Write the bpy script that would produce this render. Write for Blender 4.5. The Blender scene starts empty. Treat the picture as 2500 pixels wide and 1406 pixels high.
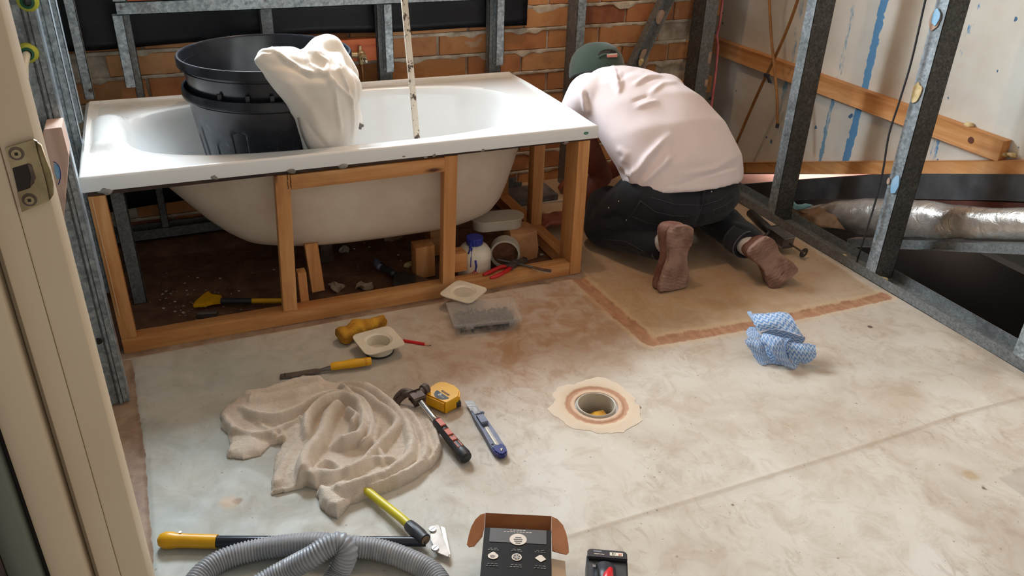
import bpy, bmesh, math, random
import numpy as np
from mathutils import Vector, Matrix, noise
random.seed(7); RNG = np.random.default_rng(5)
S = bpy.context.scene
COL = S.collection
V = Vector
# ------------------------------------------------------------------ camera
CAM = V((.2183, -2.2564, 1.3314)); FPX = 1995.5
RX, RY, RZ = math.radians(61.387), math.radians(-1.624), math.radians(-23.107)
cd = bpy.data.cameras.new('camera'); cam = bpy.data.objects.new('camera', cd); COL.objects.link(cam)
cam.location = CAM; cam.rotation_mode = 'XYZ'; cam.rotation_euler = (RX, RY, RZ)
cd.sensor_width = 36; cd.lens = FPX / 2500 * 36; cd.clip_start = .02; cd.clip_end = 50
S.camera = cam
# ------------------------------------------------------------------ exposure, world, lights
S.view_settings.view_transform = 'Standard'; S.view_settings.look = 'None'
S.view_settings.gamma = 1; S.view_settings.use_curve_mapping = False
S.view_settings.exposure = 0.23
w = bpy.data.worlds.new('world'); S.world = w; w.use_nodes = True
bgn = w.node_tree.nodes['Background']; bgn.inputs[0].default_value = (1.0, .93, .86, 1); bgn.inputs[1].default_value = .42
def light(name, kind, loc, energy, color, size=.1, size_y=None, target=None):
    l = bpy.data.lights.new(name, kind); l.energy = energy; l.color = color
    if kind == 'AREA':
        l.size = size
        if size_y: l.shape = 'RECTANGLE'; l.size_y = size_y
    else: l.shadow_soft_size = size
    o = bpy.data.objects.new(name, l); COL.objects.link(o); o.location = loc
    if target is not None: o.rotation_euler = (V(target) - V(loc)).to_track_quat('-Z', 'Y').to_euler()
    return o
light('window_daylight', 'AREA', (.55, 1.42, 1.72), 226, (.78, .90, 1.0), 1.5, .9, (1.0, .3, .9))
light('ceiling_lamp_light', 'POINT', (1.25, .05, 2.25), 18.5, (1.0, .72, .50), .03)
light('next_room_daylight', 'AREA', (3.9, -1.2, 1.7), 27, (.97, .97, .97), 1.0, 1.2, (2.75, 0, .3))
# ------------------------------------------------------------------ geometry helpers
_M = Matrix.LocRotScale(CAM, cam.rotation_euler.to_quaternion(), None).to_3x3()
_MI = _M.transposed()
def P(px, py, v=0.0, ax=2):
    """world point on the plane axis=v that lies on a line of sight"""
    d = _M @ V(((px - 1250) / FPX, -(py - 703) / FPX, -1.0)); return CAM + d * ((v - CAM[ax]) / d[ax])
def PX(px, py, x): return P(px, py, x, 0)
def PY(px, py, y): return P(px, py, y, 1)
_MN = np.array(_MI); _CN = np.array(CAM)
def pix(co):
    q = (co - _CN) @ _MN.T
    return np.stack([1250 - FPX * q[:, 0] / q[:, 2], 703 + FPX * q[:, 1] / q[:, 2]], 1)
def segd(p, pts):
    """distance of 2d points p (n,2) to a polyline, and the parameter along it"""
    best = np.full(len(p), 1e9); par = np.zeros(len(p)); n = len(pts) - 1
    for i in range(n):
        a = np.array(pts[i], float)[:2]; b = np.array(pts[i + 1], float)[:2]; ab = b - a
        t = np.clip(((p - a) @ ab) / max(ab @ ab, 1e-12), 0, 1)
        d = np.linalg.norm(p - (a + t[:, None] * ab), axis=1)
        m = d < best; best[m] = d[m]; par[m] = ((i + t) / n)[m]
    return best, par
def inpoly(p, poly):
    x, y = p[:, 0], p[:, 1]; c = np.zeros(len(p), bool); j = len(poly) - 1
    for i in range(len(poly)):
        xi, yi = poly[i][:2]; xj, yj = poly[j][:2]
        m = ((yi > y) != (yj > y)) & (x < (xj - xi) * (y - yi) / (yj - yi + 1e-12) + xi); c ^= m; j = i
    return c
class MB:
    def __init__(s): s.bm = bmesh.new()
    def box(s, a, b, bev=0, mat=0):
        a = V(a); b = V(b); lo = V([min(a[i], b[i]) for i in range(3)]); hi = V([max(a[i], b[i]) for i in range(3)])
        r = bmesh.ops.create_cube(s.bm, size=1); vs = r['verts']
        for v in vs: v.co = V([lo[i] + (v.co[i] + .5) * (hi[i] - lo[i]) for i in range(3)])
        return s._fin(vs, bev, mat)
    def _fin(s, vs, bev, mat):
        fs = {f for v in vs for f in v.link_faces}
        for f in fs: f.material_index = mat
        if bev:
            es = list({e for v in vs for e in v.link_edges})
            r = bmesh.ops.bevel(s.bm, geom=es, offset=bev, segments=2, affect='EDGES', profile=.6)
            for f in r['faces']: f.material_index = mat
            vs = list({v for f in r['faces'] for v in f.verts} | {v for v in vs if v.is_valid})
        return vs
    def beam(s, p0, p1, w, h, up=(0, 0, 1), bev=0, mat=0, cut0=0, cut1=0):
        """rectangular bar from p0 to p1, w across, h along up"""
        p0 = V(p0); p1 = V(p1); d = (p1 - p0).normalized(); u = V(up); side = d.cross(u).normalized(); u = side.cross(d).normalized()
        r = bmesh.ops.create_cube(s.bm, size=1); vs = r['verts']
        for v in vs:
            c = v.co.copy(); base = p0 if c.x < 0 else p1
            v.co = base + side * c.y * w + u * c.z * h + d * ((cut0 if c.x < 0 else cut1) * c.y * 2)
        return s._fin(vs, bev, mat)
    def cyl(s, p0, p1, r0, r1=None, n=24, cap=True, mat=0, bev=0):
        r1 = r0 if r1 is None else r1; p0 = V(p0); p1 = V(p1); d = (p1 - p0).normalized()
        a = d.orthogonal().normalized(); b = d.cross(a)
        A = [s.bm.verts.new(p0 + (a * math.cos(2 * math.pi * i / n) + b * math.sin(2 * math.pi * i / n)) * r0) for i in range(n)]
        B = [s.bm.verts.new(p1 + (a * math.cos(2 * math.pi * i / n) + b * math.sin(2 * math.pi * i / n)) * r1) for i in range(n)]
        fs = [s.bm.faces.new((A[i], A[(i + 1) % n], B[(i + 1) % n], B[i])) for i in range(n)]
        if cap: fs.append(s.bm.faces.new(A[::-1])); fs.append(s.bm.faces.new(B))
        for f in fs: f.material_index = mat
        if bev:
            es = [e for f in fs[-2:] for e in f.edges]
            bmesh.ops.bevel(s.bm, geom=es, offset=bev, segments=2, affect='EDGES')
        return A + B
    def tube(s, pts, r, n=12, mat=0, cap=True):
        pts = [V(p) for p in pts]; rs = r if hasattr(r, '__len__') else [r] * len(pts); rings = []; pa = None
        for i, p in enumerate(pts):
            d = (pts[min(i + 1, len(pts) - 1)] - pts[max(i - 1, 0)]).normalized()
            a = d.orthogonal().normalized() if pa is None else (pa - d * pa.dot(d)).normalized(); pa = a; b = d.cross(a)
            rings.append([s.bm.verts.new(p + (a * math.cos(2 * math.pi * k / n) + b * math.sin(2 * math.pi * k / n)) * rs[i]) for k in range(n)])
        for i in range(len(rings) - 1):
            for k in range(n):
                s.bm.faces.new((rings[i][k], rings[i][(k + 1) % n], rings[i + 1][(k + 1) % n], rings[i + 1][k])).material_index = mat
        if cap: s.bm.faces.new(rings[0][::-1]).material_index = mat; s.bm.faces.new(rings[-1]).material_index = mat
    def lathe(s, prof, c=(0, 0, 0), n=48, mat=0, close=False, M=None, fn=None):
        """profile of (r, z) pairs turned about z; fn(angle, r, z) may return a changed r"""
        c = V(c); rings = []
        for (r, z) in prof:
            ring = []
            for k in range(n):
                t = 2 * math.pi * k / n; rr = fn(t, r, z) if fn else r
                v = V((rr * math.cos(t), rr * math.sin(t), z)); v = (M @ v) if M else v
                ring.append(s.bm.verts.new(c + v))
            rings.append(ring)
        m = len(rings)
        for i in range(m if close else m - 1):
            A, B = rings[i], rings[(i + 1) % m]
            for k in range(n): s.bm.faces.new((A[k], A[(k + 1) % n], B[(k + 1) % n], B[k])).material_index = mat
        if not close:
            if prof[0][0] > 1e-5: s.bm.faces.new(rings[0][::-1]).material_index = mat
            if prof[-1][0] > 1e-5: s.bm.faces.new(rings[-1]).material_index = mat
        return rings
    def prism(s, poly, off, mat=0, bev=0):
        off = V(off); A = [s.bm.verts.new(V(p)) for p in poly]; B = [s.bm.verts.new(V(p) + off) for p in poly]; n = len(A)
        fs = [s.bm.faces.new(A), s.bm.faces.new(B[::-1])] + [s.bm.faces.new((A[i], B[i], B[(i + 1) % n], A[(i + 1) % n])) for i in range(n)]
        for f in fs: f.material_index = mat
        if bev: bmesh.ops.bevel(s.bm, geom=list({e for f in fs for e in f.edges}), offset=bev, segments=2, affect='EDGES')
        return A + B
    def grid(s, fn, nu, nv, mat=0, wrapu=False):
        g = [[s.bm.verts.new(V(fn(i / (nu if wrapu else nu - 1), j / (nv - 1)))) for j in range(nv)] for i in range(nu)]
        for i in range(nu if wrapu else nu - 1):
            for j in range(nv - 1):
                s.bm.faces.new((g[i][j], g[(i + 1) % nu][j], g[(i + 1) % nu][j + 1], g[i][j + 1])).material_index = mat
        return g
    def ball(s, c, r, sc=(1, 1, 1), mat=0, n=16, rot=None):
        q = bmesh.ops.create_uvsphere(s.bm, u_segments=n, v_segments=max(6, n // 2), radius=1)
        for v in q['verts']:
            p = V((v.co.x * r * sc[0], v.co.y * r * sc[1], v.co.z * r * sc[2])); p = (rot @ p) if rot else p; v.co = V(c) + p
        for f in {f for v in q['verts'] for f in v.link_faces}: f.material_index = mat
        return q['verts']
    def rough(s, amt, sc=30, seed=0):
        for v in s.bm.verts: v.co += noise.noise_vector(v.co * sc + V((seed, 0, 0))) * amt
        return s
def finish_mesh(me, smooth):
    if smooth:
        for p in me.polygons: p.use_smooth = True
        if smooth is not True:
            try: me.set_sharp_from_angle(angle=math.radians(smooth))
            except Exception: pass
def part(name, mb, mats, parent=None, smooth=35, label=None, subd=0):
    bm = mb.bm if isinstance(mb, MB) else mb
    bmesh.ops.recalc_face_normals(bm, faces=bm.faces[:])
    me = bpy.data.meshes.new(name); bm.to_mesh(me); bm.free()
    return link(name, me, mats, parent, smooth, label, subd)
def link(name, me, mats, parent=None, smooth=35, label=None, subd=0):
    for m in (mats if isinstance(mats, (list, tuple)) else [mats]): me.materials.append(m)
    finish_mesh(me, smooth)
    o = bpy.data.objects.new(name, me); COL.objects.link(o)
    if parent is not None: attach(o, parent)
    if label: o['label'] = label
    if subd:
        md = o.modifiers.new('s', 'SUBSURF'); md.levels = subd; md.render_levels = subd
    return o
WORLD = {}
def wloc(o): return WORLD.get(o.name, V((0, 0, 0)))
def attach(o, parent):
    """parts are modelled in world space: shift their vertices into the parent's frame"""
    o.data.transform(Matrix.Translation(-wloc(parent))); o.parent = parent; WORLD[o.name] = wloc(parent).copy()
    o.location = (0, 0, 0)
def thing(name, label, cat, loc=(0, 0, 0), group=None):
    o = bpy.data.objects.new(name, None); COL.objects.link(o); o.location = loc; o.empty_display_size = .05
    o['label'] = label; o['category'] = cat; WORLD[o.name] = V(loc)
    if group: o['group'] = group
    return o
def single(name, mb, mats, label, cat, loc, smooth=35, group=None, subd=0):
    o = part(name, mb, mats, None, smooth, label, subd); o['category'] = cat
    if group: o['group'] = group
    o.data.transform(Matrix.Translation(-V(loc))); o.location = loc; WORLD[o.name] = V(loc)
    return o
def struct(o): o['kind'] = 'structure'; return o
def copymesh(o, parent, loc=None):
    c = o.copy(); COL.objects.link(c); c.parent = parent; WORLD[c.name] = WORLD.get(o.name, V((0, 0, 0)))
    if loc is not None: c.location = loc
    return c
def bake(o):
    dg = bpy.context.evaluated_depsgraph_get(); dg.update()
    me = bpy.data.meshes.new_from_object(o.evaluated_get(dg)); o.modifiers.clear(); o.data = me; return me
def remesh(mb, voxel, smooth=6, factor=.5):
    """one continuous surface from overlapping closed shapes; returns a mesh"""
    bm = mb.bm; bmesh.ops.recalc_face_normals(bm, faces=bm.faces[:])
    me = bpy.data.meshes.new('tmp'); bm.to_mesh(me); bm.free()
    o = bpy.data.objects.new('tmp', me); COL.objects.link(o)
    r = o.modifiers.new('r', 'REMESH'); r.mode = 'VOXEL'; r.voxel_size = voxel; r.adaptivity = 0
    if smooth:
        s = o.modifiers.new('s', 'SMOOTH'); s.iterations = smooth; s.factor = factor
    me2 = bake(o); bpy.data.objects.remove(o); bpy.data.meshes.remove(me); me2.materials.clear(); return me2
def capsule(mb, p0, p1, r0, r1, flat=1.0, up=(0, 0, 1), n=20):
    """closed tapered capsule; cross section squashed by flat along up"""
    p0 = V(p0); p1 = V(p1); d = (p1 - p0); L = d.length; d.normalize()
    u = V(up) - d * V(up).dot(d)
    u = d.orthogonal() if u.length < 1e-3 else u; u.normalize(); sd = d.cross(u)
    prof = []
    for k in range(6): a = math.pi / 2 * k / 5; prof.append((p0 - d * math.cos(a) * r0 * .9, math.sin(a) * r0))
    for k in range(1, 5): prof.append((p0 + d * L * k / 5, r0 + (r1 - r0) * k / 5))
    for k in range(6): a = math.pi / 2 * (1 - k / 5); prof.append((p1 + d * math.cos(a) * r1 * .9, math.sin(a) * r1))
    rings = []
    for c, r in prof:
        if r < 1e-6: rings.append([mb.bm.verts.new(c)]); continue
        rings.append([mb.bm.verts.new(c + sd * math.cos(2 * math.pi * k / n) * r + u * math.sin(2 * math.pi * k / n) * r * flat) for k in range(n)])
    for i in range(len(rings) - 1):
        A, B = rings[i], rings[i + 1]
        for k in range(n):
            k2 = (k + 1) % n
            if len(A) == 1: mb.bm.faces.new((A[0], B[k2], B[k]))
            elif len(B) == 1: mb.bm.faces.new((A[k], A[k2], B[0]))
            else: mb.bm.faces.new((A[k], A[k2], B[k2], B[k]))
def loft(mb, rings, n=32, cap=True, mat=0):
    """rings: (centre, half-width vector, half-height vector[, exponent])"""
    R = []
    for rg in rings:
        c, a, b = V(rg[0]), V(rg[1]), V(rg[2]); e = rg[3] if len(rg) > 3 else 1.0; ring = []
        for k in range(n):
            t = 2 * math.pi * k / n; ct, st = math.cos(t), math.sin(t)
            ct = math.copysign(abs(ct) ** e, ct); st = math.copysign(abs(st) ** e, st); ring.append(mb.bm.verts.new(c + a * ct + b * st))
        R.append(ring)
    for i in range(len(R) - 1):
        for k in range(n): mb.bm.faces.new((R[i][k], R[i][(k + 1) % n], R[i + 1][(k + 1) % n], R[i + 1][k])).material_index = mat
    if cap: mb.bm.faces.new(R[0][::-1]).material_index = mat; mb.bm.faces.new(R[-1]).material_index = mat
    return R
def mesh_co(me):
    co = np.empty(len(me.vertices) * 3); me.vertices.foreach_get('co', co); return co.reshape(-1, 3)
def mesh_no(me):
    no = np.empty(len(me.vertices) * 3); me.vertex_normals.foreach_get('vector', no); return no.reshape(-1, 3)
def sculpt(me, strokes, base=(0, 0, 0)):
    """folds: each stroke is (polyline seen in the photo, width, height); vertices near it move along their normals"""
    co = mesh_co(me) + np.array(base); no = mesh_no(me); p = pix(co)
    view = _CN - co; view /= np.linalg.norm(view, axis=1)[:, None]; f = np.clip((no * view).sum(1) * 2, 0, 1); dsp = np.zeros(len(co))
    for pts, wd, h in strokes:
        d, t = segd(p, pts); dsp += h * np.exp(-(d / wd) ** 2) * np.clip(np.minimum(t, 1 - t) * 5 + .15, 0, 1)
    co = co + no * (dsp * f)[:, None] - np.array(base)
    me.vertices.foreach_set('co', co.ravel()); me.update()
def vnoise(me, amt, sc, seed=0, oct=2):
    co = mesh_co(me); no = mesh_no(me)
    n = np.array([noise.fractal(V(c) * sc + V((seed, seed, 0)), 1.0, 2.0, oct) for c in co])
    co = co + no * (n * amt)[:, None]; me.vertices.foreach_set('co', co.ravel()); me.update()
def spline(pts, n=8):
    """smooth curve through points"""
    pts = [V(p) for p in pts]; out = []
    for i in range(len(pts) - 1):
        p0 = pts[max(i - 1, 0)]; p1 = pts[i]; p2 = pts[i + 1]; p3 = pts[min(i + 2, len(pts) - 1)]
        for k in range(n):
            t = k / n
            out.append(.5 * ((2 * p1) + (p2 - p0) * t + (2 * p0 - 5 * p1 + 4 * p2 - p3) * t * t + (3 * p1 - p0 - 3 * p2 + p3) * t ** 3))
    out.append(pts[-1]); return out
FONT = {}
def text_mesh(body, size, extrude=.0003):
    cu = bpy.data.curves.new('t', 'FONT'); cu.body = body; cu.size = size; cu.extrude = extrude; cu.align_x = 'CENTER'; cu.align_y = 'CENTER'; cu.resolution_u = 3
    o = bpy.data.objects.new('t', cu); COL.objects.link(o); dg = bpy.context.evaluated_depsgraph_get(); dg.update()
    me = bpy.data.meshes.new_from_object(o.evaluated_get(dg)); bpy.data.objects.remove(o); me.materials.clear(); return me
def lettering(body, size, origin, xdir, ydir, mat, parent, name='lettering', extrude=.0003, sx=1.0):
    me = text_mesh(body, size, extrude); x = V(xdir).normalized(); y = V(ydir); y = (y - x * y.dot(x)).normalized(); z = x.cross(y)
    M = Matrix.Translation(V(origin)) @ Matrix((x * sx, y, z)).transposed().to_4x4(); me.transform(M)
    return link(name, me, mat, parent, False)
# ------------------------------------------------------------------ materials
def srgb(r, g, b): return tuple(((c / 255) / 12.92 if c / 255 <= .04045 else ((c / 255 + .055) / 1.055) ** 2.4) for c in (r, g, b))
class NT:
    def __init__(s, name):
        s.m = bpy.data.materials.new(name); s.m.use_nodes = True; s.t = s.m.node_tree; s.b = s.t.nodes['Principled BSDF']
        s.obj = None
    def n(s, typ, ins=None, **kw):
        x = s.t.nodes.new('ShaderNode' + typ)
        for k, v in kw.items(): setattr(x, k, v)
        for k, v in (ins or {}).items(): s.set(x.inputs[k], v)
        return x
    def set(s, inp, v):
        if hasattr(v, 'is_linked') or isinstance(v, bpy.types.NodeSocket): s.t.links.new(v, inp)
        else:
            if isinstance(v, tuple) and len(v) == 3 and inp.type == 'RGBA': v = v + (1,)
            inp.default_value = v
    def coord(s, scale=None, loc=None):
        if s.obj is None: s.obj = s.n('TexCoord').outputs['Object']
        if scale is None and loc is None: return s.obj
        mp = s.n('Mapping', {'Vector': s.obj})
        if scale: mp.inputs['Scale'].default_value = scale
        if loc: mp.inputs['Location'].default_value = loc
        return mp.outputs[0]
    def noise(s, sc=5, det=4, vec=None, rough=.55, dist=0):
        return s.n('TexNoise', {'Vector': vec if vec is not None else s.coord(), 'Scale': sc, 'Detail': det, 'Roughness': rough, 'Distortion': dist}).outputs['Fac']
    def ramp(s, fac, stops):
        r = s.n('ValToRGB', {'Fac': fac}); e = r.color_ramp.elements
        while len(e) < len(stops): e.new(.5)
        for el, (p, c) in zip(e, stops): el.position = p; el.color = (tuple(c) + (1,)) if len(c) == 3 else c
        return r.outputs['Color']
    def step(s, fac, a, b):
        return s.n('MapRange', {'Value': fac, 'From Min': a, 'From Max': b, 'To Min': 0.0, 'To Max': 1.0}, clamp=True).outputs[0]
    def mix(s, f, a, b, mode='MIX'):
        x = s.n('Mix', data_type='RGBA', blend_type=mode)
        s.set(x.inputs[0], f); s.set(x.inputs[6], a); s.set(x.inputs[7], b); return x.outputs[2]
    def math(s, op, a, b=0.0, c=None):
        x = s.n('Math', operation=op); s.set(x.inputs[0], a); s.set(x.inputs[1], b)
        if c is not None: s.set(x.inputs[2], c)
        return x.outputs[0]
    def bump(s, h, strength=.3, dist=.002, prev=None):
        x = s.n('Bump', {'Height': h, 'Strength': strength, 'Distance': dist})
        if prev is not None: s.set(x.inputs['Normal'], prev)
        return x.outputs[0]
    def out(s, col=None, rough=None, metal=None, normal=None, **kw):
        for k, v in (('Base Color', col), ('Roughness', rough), ('Metallic', metal), ('Normal', normal)):
            if v is not None: s.set(s.b.inputs[k], v)
        for k, v in kw.items(): s.set(s.b.inputs[k.replace('_', ' ')], v)
        return s.m
def plain(name, c, rough=.5, metal=0, c2=None, ns=12, bump=0, bs=60, bd=.001, det=4, lo=.35, hi=.65, **kw):
    t = NT(name); col = c
    if c2: col = t.ramp(t.noise(ns, det), [(lo, c), (hi, c2)])
    nm = t.bump(t.noise(bs, 3), bump, bd) if bump else None
    return t.out(col, rough, metal, nm, **kw)
def galv(name, dark, mid, lightc, sc=90, rough=.42, grime=.5):
    t = NT(name)
    v = t.n('TexVoronoi', {'Vector': t.coord(), 'Scale': sc, 'Randomness': 1.0}); 
    sp = t.n('SeparateColor', {'Color': v.outputs['Color']}).outputs[0]
    nz = t.noise(sc * .35, 5); f = t.math('ADD', t.math('MULTIPLY', sp, .32), t.math('MULTIPLY', nz, .75))
    col = t.ramp(f, [(.25, dark), (.55, mid), (.85, lightc)])
    g = t.step(t.noise(9, 5), .5, .75); col = t.mix(t.math('MULTIPLY', g, grime), col, (.05, .047, .04))
    return t.out(col, t.ramp(f, [(.2, (rough + .15,) * 3), (.9, (rough - .08,) * 3)]), .35, t.bump(f, .12, .0006))
def wood(name, axis, c1=srgb(208, 148, 88), c2=srgb(180, 112, 58), c3=srgb(222, 172, 116), grime=.25, knots=True):
    t = NT(name); sc = [22, 22, 22]; sc[axis] = 1.6
    w = t.noise(1.0, 6, t.coord(tuple(sc)), .6, 1.2)
    sc2 = [160, 160, 160]; sc2[axis] = 8
    fine = t.noise(1.0, 3, t.coord(tuple(sc2)))
    col = t.ramp(w, [(.3, c2), (.5, c1), (.7, c3)])
    col = t.mix(t.math('MULTIPLY', t.step(fine, .45, .75), .28), col, c2)
    info = t.n('ObjectInfo').outputs['Random']
    col = t.mix(t.math('MULTIPLY', info, .35), col, t.mix(.5, c2, c1))
    col = t.mix(t.math('MULTIPLY', t.step(t.noise(7, 5), .56, .72), grime), col, srgb(96, 66, 44))
    if knots:
        ks = [9, 9, 9]; ks[axis] = 2.6
        v = t.n('TexVoronoi', {'Vector': t.coord(tuple(ks)), 'Scale': 1.0}).outputs['Distance']
        col = t.mix(t.math('SUBTRACT', 1.0, t.step(v, .03, .09)), col, srgb(84, 40, 20))
    return t.out(col, .62, 0, t.bump(fine, .25, .0006))
M = {}
M['galv_blue'] = galv('galvanised_steel', (.15, .18, .195), (.30, .34, .36), (.50, .55, .58), 130)
M['galv_dark'] = galv('shaded_steel', (.040, .038, .034), (.085, .082, .076), (.16, .16, .15), 200, .5)  # darker copy of the steel, shade put into the colour
M['galv_mid'] = galv('dull_steel', (.12, .125, .122), (.19, .20, .198), (.28, .30, .30), 200, .5)
M['wood_x'] = wood('pine_along_x', 0); M['wood_y'] = wood('pine_along_y', 1); M['wood_z'] = wood('pine_along_z', 2)
M['wood_red'] = wood('red_pine', 0, srgb(196, 104, 58), srgb(160, 74, 40), srgb(208, 124, 74), .2, False)
M['wood_pale'] = wood('pale_board', 2, srgb(214, 184, 166), srgb(184, 146, 128), srgb(228, 204, 190), .35, False)
def brickmat():
    t = NT('fired_brick'); r = t.n('ObjectInfo').outputs['Random']
    vec = t.n('VectorMath', {0: t.coord(), 1: t.n('CombineXYZ', {0: t.math('MULTIPLY', r, 37.0), 1: t.math('MULTIPLY', r, 91.0)}).outputs[0]}, operation='ADD').outputs[0]
    base = t.ramp(r, [(0, srgb(176, 108, 68)), (.2, srgb(204, 144, 92)), (.4, srgb(186, 118, 76)), (.6, srgb(210, 156, 106)), (.8, srgb(180, 110, 74)), (1, srgb(140, 80, 58))])
    st = t.n('Mapping', {'Vector': vec}); st.inputs['Scale'].default_value = (9, 1, 2)
    f = t.noise(1.6, 3, st.outputs[0])
    col = t.mix(t.step(f, .35, .7), base, t.mix(.5, base, srgb(206, 150, 96)))
    f2 = t.noise(14, 6, vec); col = t.mix(t.math('MULTIPLY', t.step(f2, .5, .72), .6), col, t.mix(.6, base, srgb(104, 50, 34)))
    f3 = t.noise(11, 6, vec, .6, 1.5); col = t.mix(t.math('MULTIPLY', t.step(f3, .63, .70), .5), col, srgb(196, 176, 150))
    return t.out(col, .9, 0, t.bump(t.noise(120, 4, vec), .5, .0015))
M['brick'] = brickmat()
M['mortar'] = plain('lime_mortar', srgb(218, 206, 186), .95, 0, srgb(168, 150, 130), 20, .6, 90, .003)
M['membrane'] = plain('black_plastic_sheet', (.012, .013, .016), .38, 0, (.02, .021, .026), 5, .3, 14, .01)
M['enamel'] = None
def enamelmat():
    t = NT('white_bath_enamel'); z = t.n('SeparateXYZ', {'Vector': t.coord()})
    d = t.step(t.noise(26, 6, None, .6, 1), .6, .74)
    # grime sits on the flat deck near the back and left edges
    at = t.n('Attribute', attribute_name='grime').outputs['Fac']
    col = t.mix(t.math('MULTIPLY', t.math('MULTIPLY', d, at), .75), srgb(240, 240, 238), srgb(140, 118, 92))
    col = t.mix(t.math('MULTIPLY', at, .35), col, srgb(206, 194, 176))
    return t.out(col, t.math('ADD', t.math('MULTIPLY', at, .3), .13), 0, None, Coat_Weight=.3)
M['enamel'] = enamelmat()
M['bath_under'] = plain('unglazed_bath_underside', srgb(226, 214, 198), .5, 0, srgb(206, 190, 170), 4, .12, 30, .001)
def plasticm(name, c, rough=.4, **kw): return plain(name, c, rough, 0, tuple(x * .8 for x in c), 8, .06, 80, .0004, **kw)
M['bin'] = plain('black_bin_plastic', (.013, .015, .021), .24, 0, (.022, .024, .031), 9, .12, 50, .0006)
M['yellow'] = plasticm('yellow_plastic', srgb(240, 178, 14), .38)
M['yellow2'] = plasticm('lime_yellow_plastic', srgb(212, 196, 40), .4)
M['black'] = plain('black_rubber', (.016, .016, .019), .45, 0, (.03, .03, .034), 30, .2, 200, .0004)
M['red'] = plasticm('red_plastic', srgb(206, 22, 30), .35)
M['blue'] = plasticm('blue_plastic', srgb(36, 52, 150), .35)
M['steel'] = plain('bright_steel', (.66, .66, .67), .22, 1, (.5, .5, .5), 20, .05, 60, .0003)
M['darksteel'] = plain('worn_dark_steel', (.16, .15, .15), .4, .9, (.3, .28, .27), 14, .15, 80, .0004)
M['rust'] = plain('rusty_steel', (.16, .12, .10), .55, .6, (.07, .045, .035), 25, .3, 90, .0006)
M['brass'] = plain('dull_brass', srgb(190, 172, 132), .4, .5, srgb(146, 124, 84), 30, .2, 90, .0004)
M['copper'] = plain('aged_copper_pipe', srgb(170, 118, 66), .42, .5, srgb(132, 86, 46), 12)
M['white_plastic'] = plasticm('cream_white_plastic', srgb(232, 222, 200), .35)
M['grey_plastic'] = plasticm('grey_plastic', srgb(120, 124, 130), .4)
M['pvc'] = plasticm('pvc_pipe', srgb(206, 196, 178), .4)
M['navy'] = plasticm('navy_plastic', srgb(34, 44, 116), .35)
M['bluegrey'] = plain('blue_grey_rubber', srgb(92, 98, 122), .5, 0, srgb(110, 114, 134), 30)
def fabric(name, c, c2, ns=6, bs=500, bump=.3, bd=.0006, rough=.95, weave=0, sheen=.3):
    t = NT(name); col = t.ramp(t.noise(ns, 5), [(.35, c), (.68, c2)])
    nm = t.bump(t.noise(bs, 3), bump, bd)
    return t.out(col, rough, 0, nm, Sheen_Weight=sheen)
M['tshirt'] = fabric('pale_pink_cotton', srgb(236, 222, 222), srgb(228, 212, 212), 5, 900, .15, .0004)
M['denim'] = fabric('dark_navy_denim', (.006, .0075, .012), (.010, .012, .018), 7, 700, .4, .0005, .85, 0, .1)
M['denim_hem'] = fabric('faded_hem', (.06, .065, .08), (.12, .12, .14), 60)
M['terry'] = fabric('beige_terry_towel', srgb(234, 220, 204), srgb(214, 195, 174), 13, 420, 1.0, .003)
M['cream'] = fabric('cream_sweatshirt_cotton', srgb(238, 231, 222), srgb(230, 222, 210), 6, 800, .2, .0005)
M['cap'] = fabric('green_cap_cotton', srgb(50, 68, 54), srgb(40, 56, 46), 10, 800)
M['skin'] = plain('skin', srgb(172, 104, 82), .55, 0, srgb(148, 82, 66), 9, .15, 120, .0005)
M['hair'] = plain('dark_hair', (.02, .014, .01), .6, 0, (.04, .028, .02), 90, .8, 300, .002)
M['shoe'] = plain('dusty_brown_leather', srgb(96, 50, 38), .7, 0, srgb(140, 100, 84), 16, .3, 60, .001)
M['sole'] = plain('dusty_crepe_sole', srgb(158, 126, 110), .9, 0, srgb(118, 86, 72), 15, .7, 45, .003, lo=.4, hi=.62)
M['sock'] = fabric('white_sock', srgb(214, 206, 200), srgb(190, 184, 180))
M['sponge'] = plain('yellow_foam', srgb(206, 152, 44), .95, 0, srgb(158, 106, 26), 26, 1, 130, .004)
M['foam'] = plain('expanding_foam', srgb(216, 196, 150), .9, 0, srgb(190, 164, 112), 40, .5, 90, .002)
M['glue'] = plain('wall_adhesive', srgb(192, 166, 146), .8, 0, srgb(170, 142, 122), 30)
M['glue_blue'] = plain('blue_paint_blob', srgb(122, 172, 206), .6, 0, srgb(150, 188, 212), 20)
M['silicone'] = plain('clear_silicone', srgb(150, 146, 140), .4, 0, srgb(120, 112, 104), 30)
M['packer'] = plain('stained_packer', srgb(74, 52, 42), .8, 0, srgb(44, 32, 28), 18, .3, 60)
M['jamb'] = plain('cream_gloss_paint', srgb(196, 178, 150), .42, 0, srgb(188, 168, 140), 3, .05, 40, .0005)
M['jamb_dark'] = plain('grey_green_door_paint', srgb(96, 100, 88), .5)
M['plate'] = plain('worn_brass_plate', srgb(172, 158, 122), .34, .8, srgb(120, 104, 76), 22, .1, 90, .0003)
M['darkhole'] = plain('dark_recess', (.02, .014, .01), .9)
M['white_paint'] = plain('flaking_white_paint', srgb(222, 214, 198), .6, 0, srgb(206, 196, 178), 18)
M['void'] = plain('void_darkness', (.02, .016, .012), 1.0)  # near black, darkness of the void put into the colour
M['dust'] = plain('plaster_chip', srgb(196, 186, 172), .9, 0, srgb(150, 138, 124), 60)
M['paper'] = plain('crumpled_paper', srgb(180, 156, 132), .9, 0, srgb(150, 128, 106), 30)
M['kraft'] = plain('brown_card', srgb(150, 92, 50), .85, 0, srgb(138, 82, 42), 30)
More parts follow.
